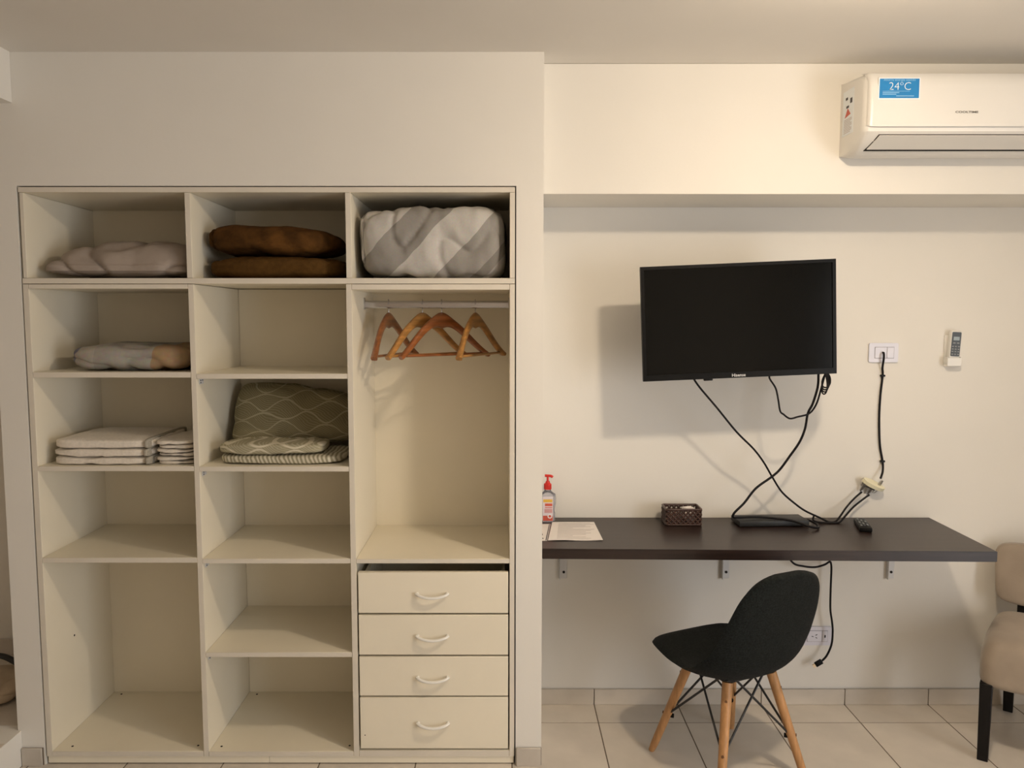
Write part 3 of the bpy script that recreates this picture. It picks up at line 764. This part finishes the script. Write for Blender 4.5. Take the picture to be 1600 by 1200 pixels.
# energy label on the left end
xe = AX0 - .0003
def side(y0, y1, z0, z1, k=0.0): bm = nb(); box(bm, xe - .0006 - k, xe - k, YS - y1, YS - y0, z0, z1); return bm
el = part('energy_label', side(.022, .108, 2.30, 2.455), SWHITE, t, 'white energy rating label')
part('label_mark', side(.044, .060, 2.422, 2.431, .0007), INK, el); part('label_mark', side(.080, .095, 2.405, 2.422, .0007), INK, el)
bm = nb(); prism(bm, [(.040, 2.362), (.085, 2.368), (.062, 2.392)], lambda p: (xe - .0014, YS - p[0], p[1]), lambda p: (xe - .0007, YS - p[0], p[1])); part('label_mark', bm, LRED, el, 'red rating triangle')
part('label_mark', side(.050, .070, 2.393, 2.401, .0007), INK, el)
bm = nb()
for i in range(9): box(bm, xe - .0013, xe - .0007, YS - (.095 if i % 3 else .085), YS - .035, 2.308 + i * .0056, 2.3105 + i * .0056)
part('small_print', bm, INKF, el)

# ------------------------------------------------------------------ wall plates, remote holder
def wall_plate(name, x0, x1, z0, z1, label):
    t = thing(name, ((x0 + x1) / 2, YW, (z0 + z1) / 2), label, 'socket')
    bm = nb(); prism(bm, rrect(x0, x1, z0, z1, .006, 3), lambda p: (p[0], YW - .008, p[1]), lambda p: (p[0], YW - .0003, p[1])); part('plate', bm, PLATE, t)
    return t
t = wall_plate('antenna_socket', 1.516, 1.637, 1.472, 1.551, 'pale wall plate with the antenna cable plugged in, right of the television')
bm = nb(); box(bm, 1.540, 1.588, YW - .0105, YW - .0082, 1.489, 1.534, .0015, 1); part('socket_insert', bm, PLATE, t)
bm = nb(); box(bm, 1.590, 1.618, YW - .0105, YW - .0082, 1.489, 1.534, .0015, 1); part('blank_insert', bm, PLATE, t)
bm = nb(); box(bm, 1.5385, 1.6195, YW - .0083, YW - .0078, 1.4875, 1.5355); part('insert_gap', bm, mat('plate_gap', (.34, .32, .36), .6), t)
t = wall_plate('power_socket', 1.283, 1.405, .262, .343, 'pale double wall socket low under the desk behind the dark chair')
bm = nb(); box(bm, 1.300, 1.362, YW - .0105, YW - .0082, .279, .326, .0015, 1); o = part('socket_insert', bm, PLATE, t)
for px, pz, rr in ((1.322, .302, .35), (1.338, .309, -.5), (1.338, .296, .5)):
    bm = nb(); box(bm, -.004, .004, -.0008, .0008, -.0013, .0013); turned(bm, rr, 'Y'); moved(bm, (px, YW - .0107, pz)); part('pin_hole', bm, HOLE, o)
bm = nb(); box(bm, 1.364, 1.386, YW - .0105, YW - .0082, .279, .326, .0015, 1); o = part('socket_insert', bm, PLATE, t)
bm = nb(); box(bm, 1.3725, 1.3775, YW - .0110, YW - .0104, .2965, .3080); part('pin_hole', bm, HOLE, o)
bm = nb(); box(bm, 1.2985, 1.3875, YW - .0083, YW - .0078, .2775, .3275); part('insert_gap', bm, MATS['plate_gap'], t)

t = thing('remote_holder', (1.852, YW, 1.46), 'small white plastic remote cradle on the wall', 'holder')
bm = nb(); box(bm, 1.828, 1.882, YW - .006, YW - .0005, 1.462, 1.585, .003); part('back_plate', bm, WHITEP, t)
bm = nb(); box(bm, 1.826, 1.884, YW - .034, YW - .0062, 1.456, 1.468, .003); box(bm, 1.826, 1.884, YW - .036, YW - .0325, 1.457, 1.492, .0015, 1)
box(bm, 1.826, 1.8295, YW - .0325, YW - .0065, 1.4685, 1.495); box(bm, 1.8805, 1.884, YW - .0325, YW - .0065, 1.4685, 1.495); part('cup', bm, WHITEP, t)
t = thing('air_conditioner_remote', (1.856, YW - .019, 1.470), 'white remote with slate face standing in the wall cradle', 'remote control', rot=(0, math.radians(3), 0))
bm = nb(); box(bm, -.0225, .0225, -.011, .011, 0, .132, .005); part('body', bm, WHITEP, t)
bm = nb(); prism(bm, rrect(-.0185, .0185, .0275, .127, .004, 3), lambda p: (p[0], -.0122, p[1]), lambda p: (p[0], -.0109, p[1])); part('face', bm, SLATE, t)
bm = nb(); box(bm, -.012, .012, -.0130, -.0121, .093, .108); part('display', bm, LCD, t)
for zz_, row in ((.082, (-.008, .008)), (.068, (-.012, 0, .012)), (.057, (-.012, 0, .012)), (.047, (-.012, 0, .012)), (.036, (-.012, 0, .012))):
    for px in row:
        bm = nb(); wv = .005 if len(row) == 2 else .0035; box(bm, px - wv, px + wv, -.0136, -.0121, zz_ - .0022, zz_ + .0022); part('button', bm, KEYG, t)

# ------------------------------------------------------------------ things on the desk
Zt = ZD + .0003
# hand sanitiser
bx, by = .187, 3.150
t = thing('sanitizer_bottle', (bx, by, Zt), 'clear hand gel bottle with red pump beside the closet corner', 'bottle')
bm = nb(); lathe(bm, [(.028, Zt), (.031, Zt + .004), (.0315, Zt + .03), (.0305, Zt + .055), (.034, Zt + .075), (.0345, Zt + .095), (.031, Zt + .115), (.018, Zt + .124), (.0135, Zt + .128), (.0135, Zt + .134)], (bx, by, 0), 28, 1.0, .62); part('bottle_body', bm, GEL, t, ang=70)
lb = None
def lab(z0, z1, m, w0=-.020, w1=.020, nm='label_print', par=None):
    bm = nb(); box(bm, bx + w0, bx + w1, by - .0222, by - .0214, Zt + z0, Zt + z1); return part(nm, bm, m, par or t)
lb = lab(.006, .108, mat('label_clear', (.72, .66, .70), .3, .02), -.021, .021, 'front_label')
def lab2(z0, z1, m, w0, w1):
    bm = nb(); box(bm, bx + w0, bx + w1, by - .0232, by - .0223, Zt + z0, Zt + z1); return part('label_print', bm, m, lb)
lab2(.084, .096, LYEL, -.019, .018); lab2(.068, .079, LRED, -.012, .018); lab2(.060, .063, LRED, -.012, .018); lab2(.040, .056, LPINK, -.014, .018)
lab2(.007, .028, LRED, -.020, .020)
bm = nb(); cyl(bm, (bx + .008, by - .0234, Zt + .026), (bx + .008, by - .0240, Zt + .026), .0095, seg=20); part('label_print', bm, SWHITE, lb)
bm = nb(); cyl(bm, (bx + .008, by - .0241, Zt + .026), (bx + .008, by - .0246, Zt + .026), .0055, seg=16); part('label_print', bm, LRED, lb)
bm = nb(); lathe(bm, [(.0155, Zt + .1342), (.016, Zt + .137), (.016, Zt + .156), (.010, Zt + .160), (.0075, Zt + .168)], (bx, by, 0), 22); part('pump_collar', bm, RED, t, 'red screw collar', ang=50)
bm = nb(); cyl(bm, (bx, by, Zt + .166), (bx, by, Zt + .187), .0045, seg=12); tube(bm, [(bx - .012, by, Zt + .1905), (bx, by, Zt + .190), (bx + .014, by - .002, Zt + .189), (bx + .020, by - .003, Zt + .184)], .0055, 10, True, 4); part('pump_head', bm, RED, t, 'red pump head', ang=60)

# paper sheet and the printed card under it
bm = nb()
gx, gy = 10, 8; V = []
cor = [Vector((.172, 2.862)), Vector((.380, 2.864)), Vector((.377, 3.128)), Vector((.205, 3.128))]
for k in (0, 1):
    V.append([])
    for i in range(gx + 1):
        for j in range(gy + 1):
            u, v = i / gx, j / gy
            p = (cor[0] * (1 - u) + cor[1] * u) * (1 - v) + (cor[3] * (1 - u) + cor[2] * u) * v
            z_ = Zt + .0012 + .0012 * math.sin(u * 7) * (1 - v) * (1 - v) + .0006 * k
            V[k].append(bm.verts.new((p.x, p.y, z_)))
f_ = lambda k, i, j: V[k][i * (gy + 1) + j]
for i in range(gx):
    for j in range(gy):
        for k in (0, 1): bm.faces.new((f_(k, i, j), f_(k, i + 1, j), f_(k, i + 1, j + 1), f_(k, i, j + 1)))
t = single('paper_sheet', (.28, 3.0, Zt), bm, PAPER, 'white information sheet lying on the left end of the desk', 'paper', local=False)
bm = nb()
for i in range(13):
    yy = 2.885 + i * .018; x0 = .205 + (yy - 2.86) * .1
    box(bm, x0, x0 + random.choice((.11, .13, .145, .06)), yy, yy + .0025, Zt + .0030, Zt + .0034)
part('printed_lines', bm, INKF, t, 'faint printed lines')
bm = nb(); prism(bm, [(.1465, 2.862), (.168, 2.862), (.196, 3.10), (.1465, 3.10)], lambda p: (p[0], p[1], Zt), lambda p: (p[0], p[1], Zt + .0008))
t = single('printed_card', (.165, 3.0, Zt), bm, PAPER, 'narrow white printed card between the paper sheet and the closet corner', 'card', local=False)
bm = nb(); prism(bm, [(.1625, 2.866), (.1665, 2.866), (.193, 3.095), (.190, 3.095)], lambda p: (p[0], p[1], Zt + .0009), lambda p: (p[0], p[1], Zt + .0012)); part('dark_rule', bm, INK, t)
for yy, ll in ((2.885, .012), (2.935, .022), (2.975, .012), (3.02, .03)):
    bm = nb(); box(bm, .152, .1565, yy, yy + ll, Zt + .0009, Zt + .0012); part('printed_mark', bm, INK, t)

# woven basket
kx0, kx1, ky0, ky1, kh = .661, .807, 3.072, 3.165, .072
t = thing('woven_basket', ((kx0 + kx1) / 2, (ky0 + ky1) / 2, Zt), 'small dark brown woven plastic basket on the desk', 'basket')
bm = nb(); box(bm, kx0 + .004, kx1 - .004, ky0 + .004, ky1 - .004, Zt, Zt + .004, .001, 1); part('base', bm, BASK, t)
def lattice(P0, P1, n):
    bm = nb(); P0, P1 = Vector(P0), Vector(P1); Lh = kh - .014; z0 = Zt + .006
    L = (P1 - P0).length; st_ = Lh / 3.0
    for s in (1, -1):
        k = -3 * st_
        while k < L + 3 * st_:
            a0, a1 = k, k + Lh
            if s < 0: za, zb = z0 + Lh, z0
            else: za, zb = z0, z0 + Lh
            # clip to the panel
            lo, hi = max(a0, 0), min(a1, L)
            if hi - lo > .004:
                f0, f1 = (lo - a0) / Lh, (hi - a0) / Lh
                A = P0.lerp(P1, lo / L); B = P0.lerp(P1, hi / L)
                A.z = za + (zb - za) * f0; B.z = za + (zb - za) * f1
                tube(bm, [A, B], .0041, 6, False)
            k += st_
    return bm
for P0, P1 in (((kx0 + .003, ky0 + .003, 0), (kx1 - .003, ky0 + .003, 0)), ((kx0 + .003, ky1 - .003, 0), (kx1 - .003, ky1 - .003, 0)),
               ((kx0 + .003, ky0 + .003, 0), (kx0 + .003, ky1 - .003, 0)), ((kx1 - .003, ky0 + .003, 0), (kx1 - .003, ky1 - .003, 0))):
    part('woven_side', lattice(P0, P1, 8), BASK, t)
for z_, r_ in ((Zt + .0042, .0038), (Zt + kh - .006, .0045)):
    bm = nb(); rr = rrect(kx0 + .002, kx1 - .002, ky0 + .002, ky1 - .002, .008, 3); rr.append(rr[0]); tube(bm, [(p[0], p[1], z_) for p in rr], r_, 8, False); part('rim', bm, BASK, t)
for i in range(3):
    bm = nb(); box(bm, -.020, .020, -.003, .003, 0, .050, .001, 1); turned(bm, -.12 + .08 * i, 'X'); turned(bm, .1 - .1 * i, 'Y'); moved(bm, (.762, 3.10 + .016 * i, Zt + .0165))
    single('sachet', (.762, 3.10 + .016 * i, Zt + .0165), bm, PAPER, ('white paper sachet at the front inside the basket', 'white paper sachet in the middle inside the basket', 'white paper sachet at the back inside the basket')[i], 'sachet', 'sachets in the basket', local=False)

# set-top box
t = thing('set_top_box', (1.085, 3.10, Zt), 'flat black set-top box lying near the middle of the desk', 'set-top box', rot=(0, 0, math.radians(2.5)))
bm = nb(); box(bm, -.135, .150, -.045, .060, .003, .025, .003); part('casing', bm, DKBOX, t)
for fx in (-.11, .125):
    for fy in (-.03, .04):
        bm = nb(); cyl(bm, (fx, fy, 0), (fx, fy, .003), .006, seg=10); part('foot', bm, BLACKP, t)

# television remote
t = thing('television_remote', (1.449, 3.055, Zt), 'black television remote lying at an angle near the right end of the desk', 'remote control', rot=(0, 0, math.radians(-16)))
bm = nb(); box(bm, -.0235, .0235, -.078, .078, 0, .018, .005); part('body', bm, BLACKP, t)
for r_ in range(7):
    for c_ in range(3):
        bm = nb(); box(bm, -.016 + c_ * .012, -.008 + c_ * .012, -.050 + r_ * .017, -.041 + r_ * .017, .0178, .0200, .001, 1); part('button', bm, KEYG if (r_ + c_) % 3 == 0 else SLATE, t)

# ------------------------------------------------------------------ splitter, cables
t = thing('antenna_splitter', (1.545, YW - .03, .962), 'oval cream cable splitter hanging on the wall above the desk', 'splitter', rot=(math.radians(22), math.radians(24), 0))
bm = nb(); N_ = 32
prism(bm, [(.049 * math.cos(2 * math.pi * i / N_), .026 * math.sin(2 * math.pi * i / N_)) for i in range(N_)], lambda p: (p[0], p[1], -.006), lambda p: (p[0], p[1], .009)); part('disc', bm, CREAM, t)
bm = nb(); box(bm, -.038, .012, -.014, .014, -.018, -.0062, .003); part('splitter_body', bm, mat('dull_zinc', (.16, .155, .15), .5, .1, 30, metal=.6), t)
for px, s in ((-.030, -1), (.004, -1), (.020, 1)):
    bm = nb(); z0, z1 = ((-.020, -.040) if s < 0 else (.007, .026)); cyl(bm, (px, 0, z0), (px, 0, z1), .0062, seg=6); cyl(bm, (px, 0, z1), (px, 0, z1 + .008 * s), .0048, seg=10); part('connector', bm, STEEL, t)
bm = nb(); tube(bm, [(.026, 0, -.004), (.030, .002, -.020), (.026, .004, -.034), (.019, .002, -.030), (.017, 0, -.010)], .0015, 6); part('hanging_wire', bm, STEEL, t)

def cable(name, pts, r, label, loc=None, n=8):
    bm = nb(); tube(bm, pts, r, 8, True, n); loc = loc or pts[0]
    return single(name, loc, bm, CABLE, label, 'cable', local=False, ang=80)
dz = Zt + .004
ant = cable('antenna_cable', [(1.572, YW - .011, 1.512), (1.570, YW - .022, 1.509), (1.569, YW - .026, 1.49), (1.572, YW - .012, 1.45), (1.577, YW - .006, 1.416), (1.571, YW - .006, 1.33), (1.570, YW - .006, 1.24), (1.577, YW - .006, 1.13), (1.591, YW - .007, 1.057), (1.588, YW - .018, 1.02), (1.578, YW - .028, .998), (1.5735, YW - .030, .988)], .0044, 'straight black antenna cable running down the wall from the plate')
for cz, cx_ in ((1.416, 1.577), (1.057, 1.591)):
    bm = nb(); box(bm, cx_ - .010, cx_ + .009, YW - .0125, YW - .0005, cz - .004, cz + .004, .0015, 1); part('cable_clip', bm, BLACKP, ant, 'small black nail clip')
cable('coaxial_cable', [(.733, 2.955, 1.426), (.736, 2.960, 1.418), (.766, 2.978, 1.382), (.835, 2.996, 1.306), (.92, 3.014, 1.208), (.993, 3.032, 1.139), (1.041, 3.05, 1.082), (1.082, 3.068, 1.021), (1.129, 3.085, .955), (1.185, 3.10, .906), (1.239, 3.115, .868), (1.301, 3.125, .838), (1.340, 3.122, dz), (1.365, 3.120, dz + .001), (1.392, 3.140, .835), (1.430, 3.165, .870), (1.468, 3.178, .905), (1.498, YW - .030, .932)], .0040, 'black coaxial cable crossing down from under the television to the splitter')
cable('coaxial_cable', [(1.290, 3.150, .840), (1.282, 3.135, .824), (1.297, 3.115, dz), (1.335, 3.108, dz), (1.378, 3.112, dz), (1.410, 3.140, .833), (1.458, 3.168, .868), (1.500, 3.178, .898), (1.530, YW - .030, .920)], .0040, 'short black cable looping on the desk up to the splitter')
for q in range(2):
    a0 = 3.10 - .012 * q
cable('video_cable', [(1.211, 2.960, 1.448), (1.214, 2.970, 1.391), (1.203, 2.984, 1.325), (1.189, 2.994, 1.284), (1.184, 3.005, 1.222), (1.169, 3.018, 1.167), (1.136, 3.032, 1.106), (1.106, 3.045, 1.054), (1.075, 3.048, 1.023), (1.012, 3.045, .977), (.966, 3.043, .918), (.928, 3.04, .880), (.924, 3.045, .860), (.950, 3.06, .854), (1.0, 3.075, .852), (1.05, 3.085, .849), (1.10, 3.07, .848), (1.16, 3.042, .846), (1.215, 3.012, .832), (1.255, 3.02, .823), (1.266, 3.06, .826), (1.252, 3.095, .832), (1.240, 3.10, .834)], .0048, 'thick black cable curving from the television down over the set-top box')
pw = cable('power_cable', [(1.025, 2.965, 1.434), (1.029, 2.970, 1.42), (1.053, 2.972, 1.384), (1.065, 2.974, 1.339), (1.074, 2.975, 1.296), (1.089, 2.977, 1.282), (1.114, 2.979, 1.266), (1.145, 2.978, 1.273), (1.183, 2.985, 1.281), (1.203, 2.985, 1.297), (1.213, 2.967, 1.332), (1.225, 2.964, 1.384), (1.234, 2.960, 1.43), (1.237, 2.960, 1.447)], .0036, 'thin black power cable looped under the television and tied in a bundle')
for i in range(4):
    cxx, czz = 1.231 + .004 * i, 1.400 + .005 * i
    bm = nb(); pts = [(cxx + (.010 + .002 * i) * math.cos(a), 2.948 + .005 * i + .004 * math.sin(2 * a), czz + (.036 - .003 * i) * math.sin(a) + .3 * (.012) * math.cos(a)) for a in [2 * math.pi * k / 16 for k in range(17)]]
    tube(bm, pts, .0028, 6, True, 2); part('cable_loop', bm, CABLE, pw, ang=80)
hd = cable('hanging_cable', [(1.170, 3.17, .772), (1.176, 3.168, .70), (1.212, 3.16, .637), (1.258, 3.16, .621), (1.305, 3.16, .617), (1.344, 3.16, .627), (1.366, 3.16, .640), (1.3725, 3.16, .632), (1.375, 3.16, .610), (1.375, 3.16, .570), (1.375, 3.16, .502), (1.377, 3.16, .434), (1.386, 3.16, .380), (1.390, 3.16, .339), (1.387, 3.16, .284), (1.368, 3.16, .234), (1.343, 3.16, .206)], .0043, 'black cable hanging below the desk with a loose plug at its end', loc=(1.354, 3.16, .7785))
bm = nb(); box(bm, -.010, .010, -.006, .006, -.032, .0, .002); turned(bm, math.radians(58), 'Y'); moved(bm, (1.349, 3.16, .211)); part('plug', bm, BLACKP, hd, 'black plug body')
bm = nb(); box(bm, -.007, .007, -.0035, .0035, -.043, -.0325); turned(bm, math.radians(58), 'Y'); moved(bm, (1.349, 3.16, .211)); part('plug_tip', bm, BRASS, hd, 'metal plug tip')

# ------------------------------------------------------------------ dark shell chair at the desk
CC = Vector((.831, 2.751, 0)); fwd = Vector((-.42, .908, 0)); yaw = math.atan2(fwd.y, fwd.x) - math.pi / 2    # local +Y is forward
t = thing('shell_chair', CC, 'charcoal fabric shell chair with beech legs in front of the desk', 'chair', rot=(0, 0, yaw))
prof = [(.245, .396), (.240, .412), (.20, .426), (.12, .420), (.04, .406), (-.04, .398), (-.10, .401), (-.150, .420), (-.188, .462), (-.210, .522), (-.228, .597), (-.245, .667), (-.260, .730), (-.271, .775), (-.277, .800), (-.280, .812)]
halfw = [.100, .150, .196, .220, .231, .236, .236, .233, .226, .217, .207, .195, .176, .145, .105, .052]
P_ = catmull([(0, a, b_) for a, b_ in prof], 3)
hwv = [v.x for v in catmull([(h, 0, 0) for h in halfw], 3)]
NP, NU = len(P_), 24
def shell_pt(i, u, off):
    p = P_[i]; q0, q1 = P_[max(0, i - 1)], P_[min(NP - 1, i + 1)]
    tn = (q1 - q0).normalized(); nr = Vector((0, -tn.z, tn.y))          # points up / forward? fixed below
    if nr.z < 0 and abs(nr.z) > abs(nr.y): nr = -nr
    if abs(nr.y) >= abs(nr.z) and nr.y < 0: nr = -nr
    f = i / (NP - 1)
    bend = math.exp(-((f - .50) / .17) ** 2)
    cup = -.012 + .030 * min(1, f * 3) + .055 * bend + .030 * max(0, f - .5)
    e = abs(u); ee = e * hwv[i] / .236
    c = Vector((u * hwv[i], p.y, p.z)) + nr * (cup * ee ** 2.4)
    th = .016 * math.sqrt(max(0.0, 1 - e ** 6)) * (1 if 0 < i < NP - 1 else .45)
    return c + nr * (off * th)
bm = nb(); top = [[bm.verts.new(shell_pt(i, -1 + 2 * k / NU, 1)) for k in range(NU + 1)] for i in range(NP)]
bot = [[bm.verts.new(shell_pt(i, -1 + 2 * k / NU, -1)) for k in range(NU + 1)] for i in range(NP)]
for i in range(NP - 1):
    for k in range(NU):
        bm.faces.new((top[i][k], top[i][k + 1], top[i + 1][k + 1], top[i + 1][k])); bm.faces.new((bot[i][k], bot[i + 1][k], bot[i + 1][k + 1], bot[i][k + 1]))
for i in (0, NP - 1):
    for k in range(NU): bm.faces.new((top[i][k], top[i][k + 1], bot[i][k + 1], bot[i][k]))
for k in (0, NU):
    for i in range(NP - 1): bm.faces.new((top[i][k], top[i + 1][k], bot[i + 1][k], bot[i][k]))
bmesh.ops.remove_doubles(bm, verts=bm.verts, dist=.0004)
sh = part('seat_shell', bm, FABDK, t, 'charcoal woven fabric shell', ang=75)
FT = .1945; TP = .100
feet = {}
for sx in (-1, 1):
    for sy in (-1, 1):
        a = Vector((sx * TP, sy * TP - .01, .385)); f0 = Vector((sx * FT, sy * FT, 0)); feet[sx, sy] = (a, f0)
        bm = nb(); tube(bm, [f0, f0.lerp(a, .08), f0.lerp(a, .5), a], .0168, 14, False, rfun=lambda q: .74 + .36 * q if q > .05 else .72); lg = part('leg', bm, BEECH, t, ang=60)
        for v in lg.data.vertices:
            if v.co.z < 0: v.co.z = 0
        for q in (.86, .42):
            c = f0.lerp(a, q); n_ = Vector((sx, sy, 0)).normalized(); bm = nb(); cyl(bm, c + n_ * .0135, c + n_ * .0195, .005, seg=12); part('bolt', bm, mat('bolt_bronze', (.16, .075, .03), .5), lg)
def onleg(k, q): a, f0 = feet[k]; return f0.lerp(a, q)
for (k0, k1) in (((-1, -1), (1, -1)), ((-1, 1), (1, 1)), ((-1, -1), (-1, 1)), ((1, -1), (1, 1))):
    for u, v in ((k0, k1), (k1, k0)):
        bm = nb(); tp = onleg(v, 1.0); tp = tp + (onleg(u, 1.0) - tp) * .18; tp.z = .388
        tube(bm, [onleg(u, .40), tp], .0042, 8, False); part('wire_strut', bm, BLACKM, t)
for sx in (-1, 1):
    for sy in (-1, 1):
        c = onleg((sx, sy), .40); bm = nb(); n_ = Vector((sx, sy, 0)).normalized(); cyl(bm, c - n_ * .026, c - n_ * .010, .008, seg=12); part('strut_cap', bm, BLACKP, t)
bm = nb(); box(bm, -.085, .085, -.09, -.07, .366, .378); box(bm, -.085, .085, .05, .07, .366, .378); box(bm, -.085, -.065, -.07, .05, .366, .378); box(bm, .065, .085, -.07, .05, .366, .378); part('under_frame', bm, BLACKM, t)

# ------------------------------------------------------------------ beige chair at the right edge
ang = math.radians(-36)
t = thing('upholstered_chair', (1.807, 2.786, 0), 'beige suede chair with black legs past the right end of the desk', 'chair', rot=(0, 0, ang))
# local: x to the right along the front, y to the rear; the front left foot stands at the origin
def leg(x0, y0, x1, y1, z1, s=.042):
    bm = nb(); pts = [(x0, y0, 0), (x1, y1, z1)]; V = []
    for (x, y, z), k in zip(pts, (.84, 1.0)):
        h = s / 2 * k; V.append([bm.verts.new((x + a, y + b_, z)) for a, b_ in ((-h, -h), (h, -h), (h, h), (-h, h))])
    for i in range(4): bm.faces.new((V[0][i], V[0][(i + 1) % 4], V[1][(i + 1) % 4], V[1][i]))
    bm.faces.new(V[0][::-1]); bm.faces.new(V[1]); bmesh.ops.bevel(bm, geom=list(bm.edges), offset=.002, segments=1, affect='EDGES'); return bm
BLKW = mat('black_lacquer_wood', (0.008, 0.007, 0.007), 0.40, 0.2, 15, stretch=(8, 8, 1), spec=0.2)
for args in ((0, 0, 0, 0, .30), (.42, 0, .42, 0, .30), (.055, .49, .055, .40, .32), (.365, .49, .365, .40, .32)): part('leg', leg(*args), BLKW, t)
bm = nb(); soft(bm, (.475, .465, .205), 9, 22, lambda p: Vector((p.x * (1 - .07 * max(0, p.y)) * (1 - .10 * max(0, p.z) ** 2), p.y * (1 - .10 * max(0, p.z) ** 2), p.z * (1.0 + .10 * (1 - p.x * p.x) * (1 - p.y * p.y)) if p.z > 0 else p.z * .82)), .002, 5, (1, 1, 1), 60, .004)
moved(bm, (.21, .205, .279)); part('seat_cushion', bm, SUEDE, t, 'beige suede seat cushion', ang=80)
for sx in (.085, .335):
    bm = nb(); box(bm, sx - .016, sx + .016, .40, .432, .33, .66, .002, 1); turned(bm, math.radians(-6), 'X', (0, .42, .33)); part('back_post', bm, BLKW, t)
bm = nb(); box(bm, .09, .33, .408, .428, .478, .508, .003, 1); part('back_rail', bm, BLKW, t)
bm = nb(); soft(bm, (.440, .075, .245), 6.5, 20, lambda p: Vector((p.x * (1 + .03 * p.z), p.y, p.z * (1 + .03 * (1 - p.x * p.x)))), .002, 5, (1, 1, 1), 61)
turned(bm, math.radians(-6), 'X'); moved(bm, (.205, .425, .487)); part('backrest', bm, SUEDE, t, 'beige suede backrest', ang=80)

# ------------------------------------------------------------------ things on the step at the far left
t = thing('cloth_bag', (-2.12, 3.03, STEP_Z), 'slumped beige cloth bag on the step behind the closet wall', 'bag')
ORG[t.name] = Vector((0, 0, 0))
bm = nb(); soft(bm, (.40, .27, .085), 3.6, 20, None, .008, 7, (1, 1, 1), 70, .006, .012); part('bag_body', bm, BEIGE, t, ang=80)
bm = nb(); tube(bm, [(-.15, .07, .045), (-.13, .085, .090), (-.05, .09, .122), (.03, .085, .122), (.09, .075, .105), (.155, .06, .070), (.172, .045, .035)], .013, 8, True, 6, flat=.5); part('strap', bm, BLACKM, t, 'black carrying strap', ang=80)
bm = nb(); lathe(bm, [(.012, 0), (.020, .004), (.024, .014), (.020, .026), (.008, .032)], (.045, -.150, 0), 16); part('wheel_cap', bm, BLACKP, t, 'black rounded end', ang=60)
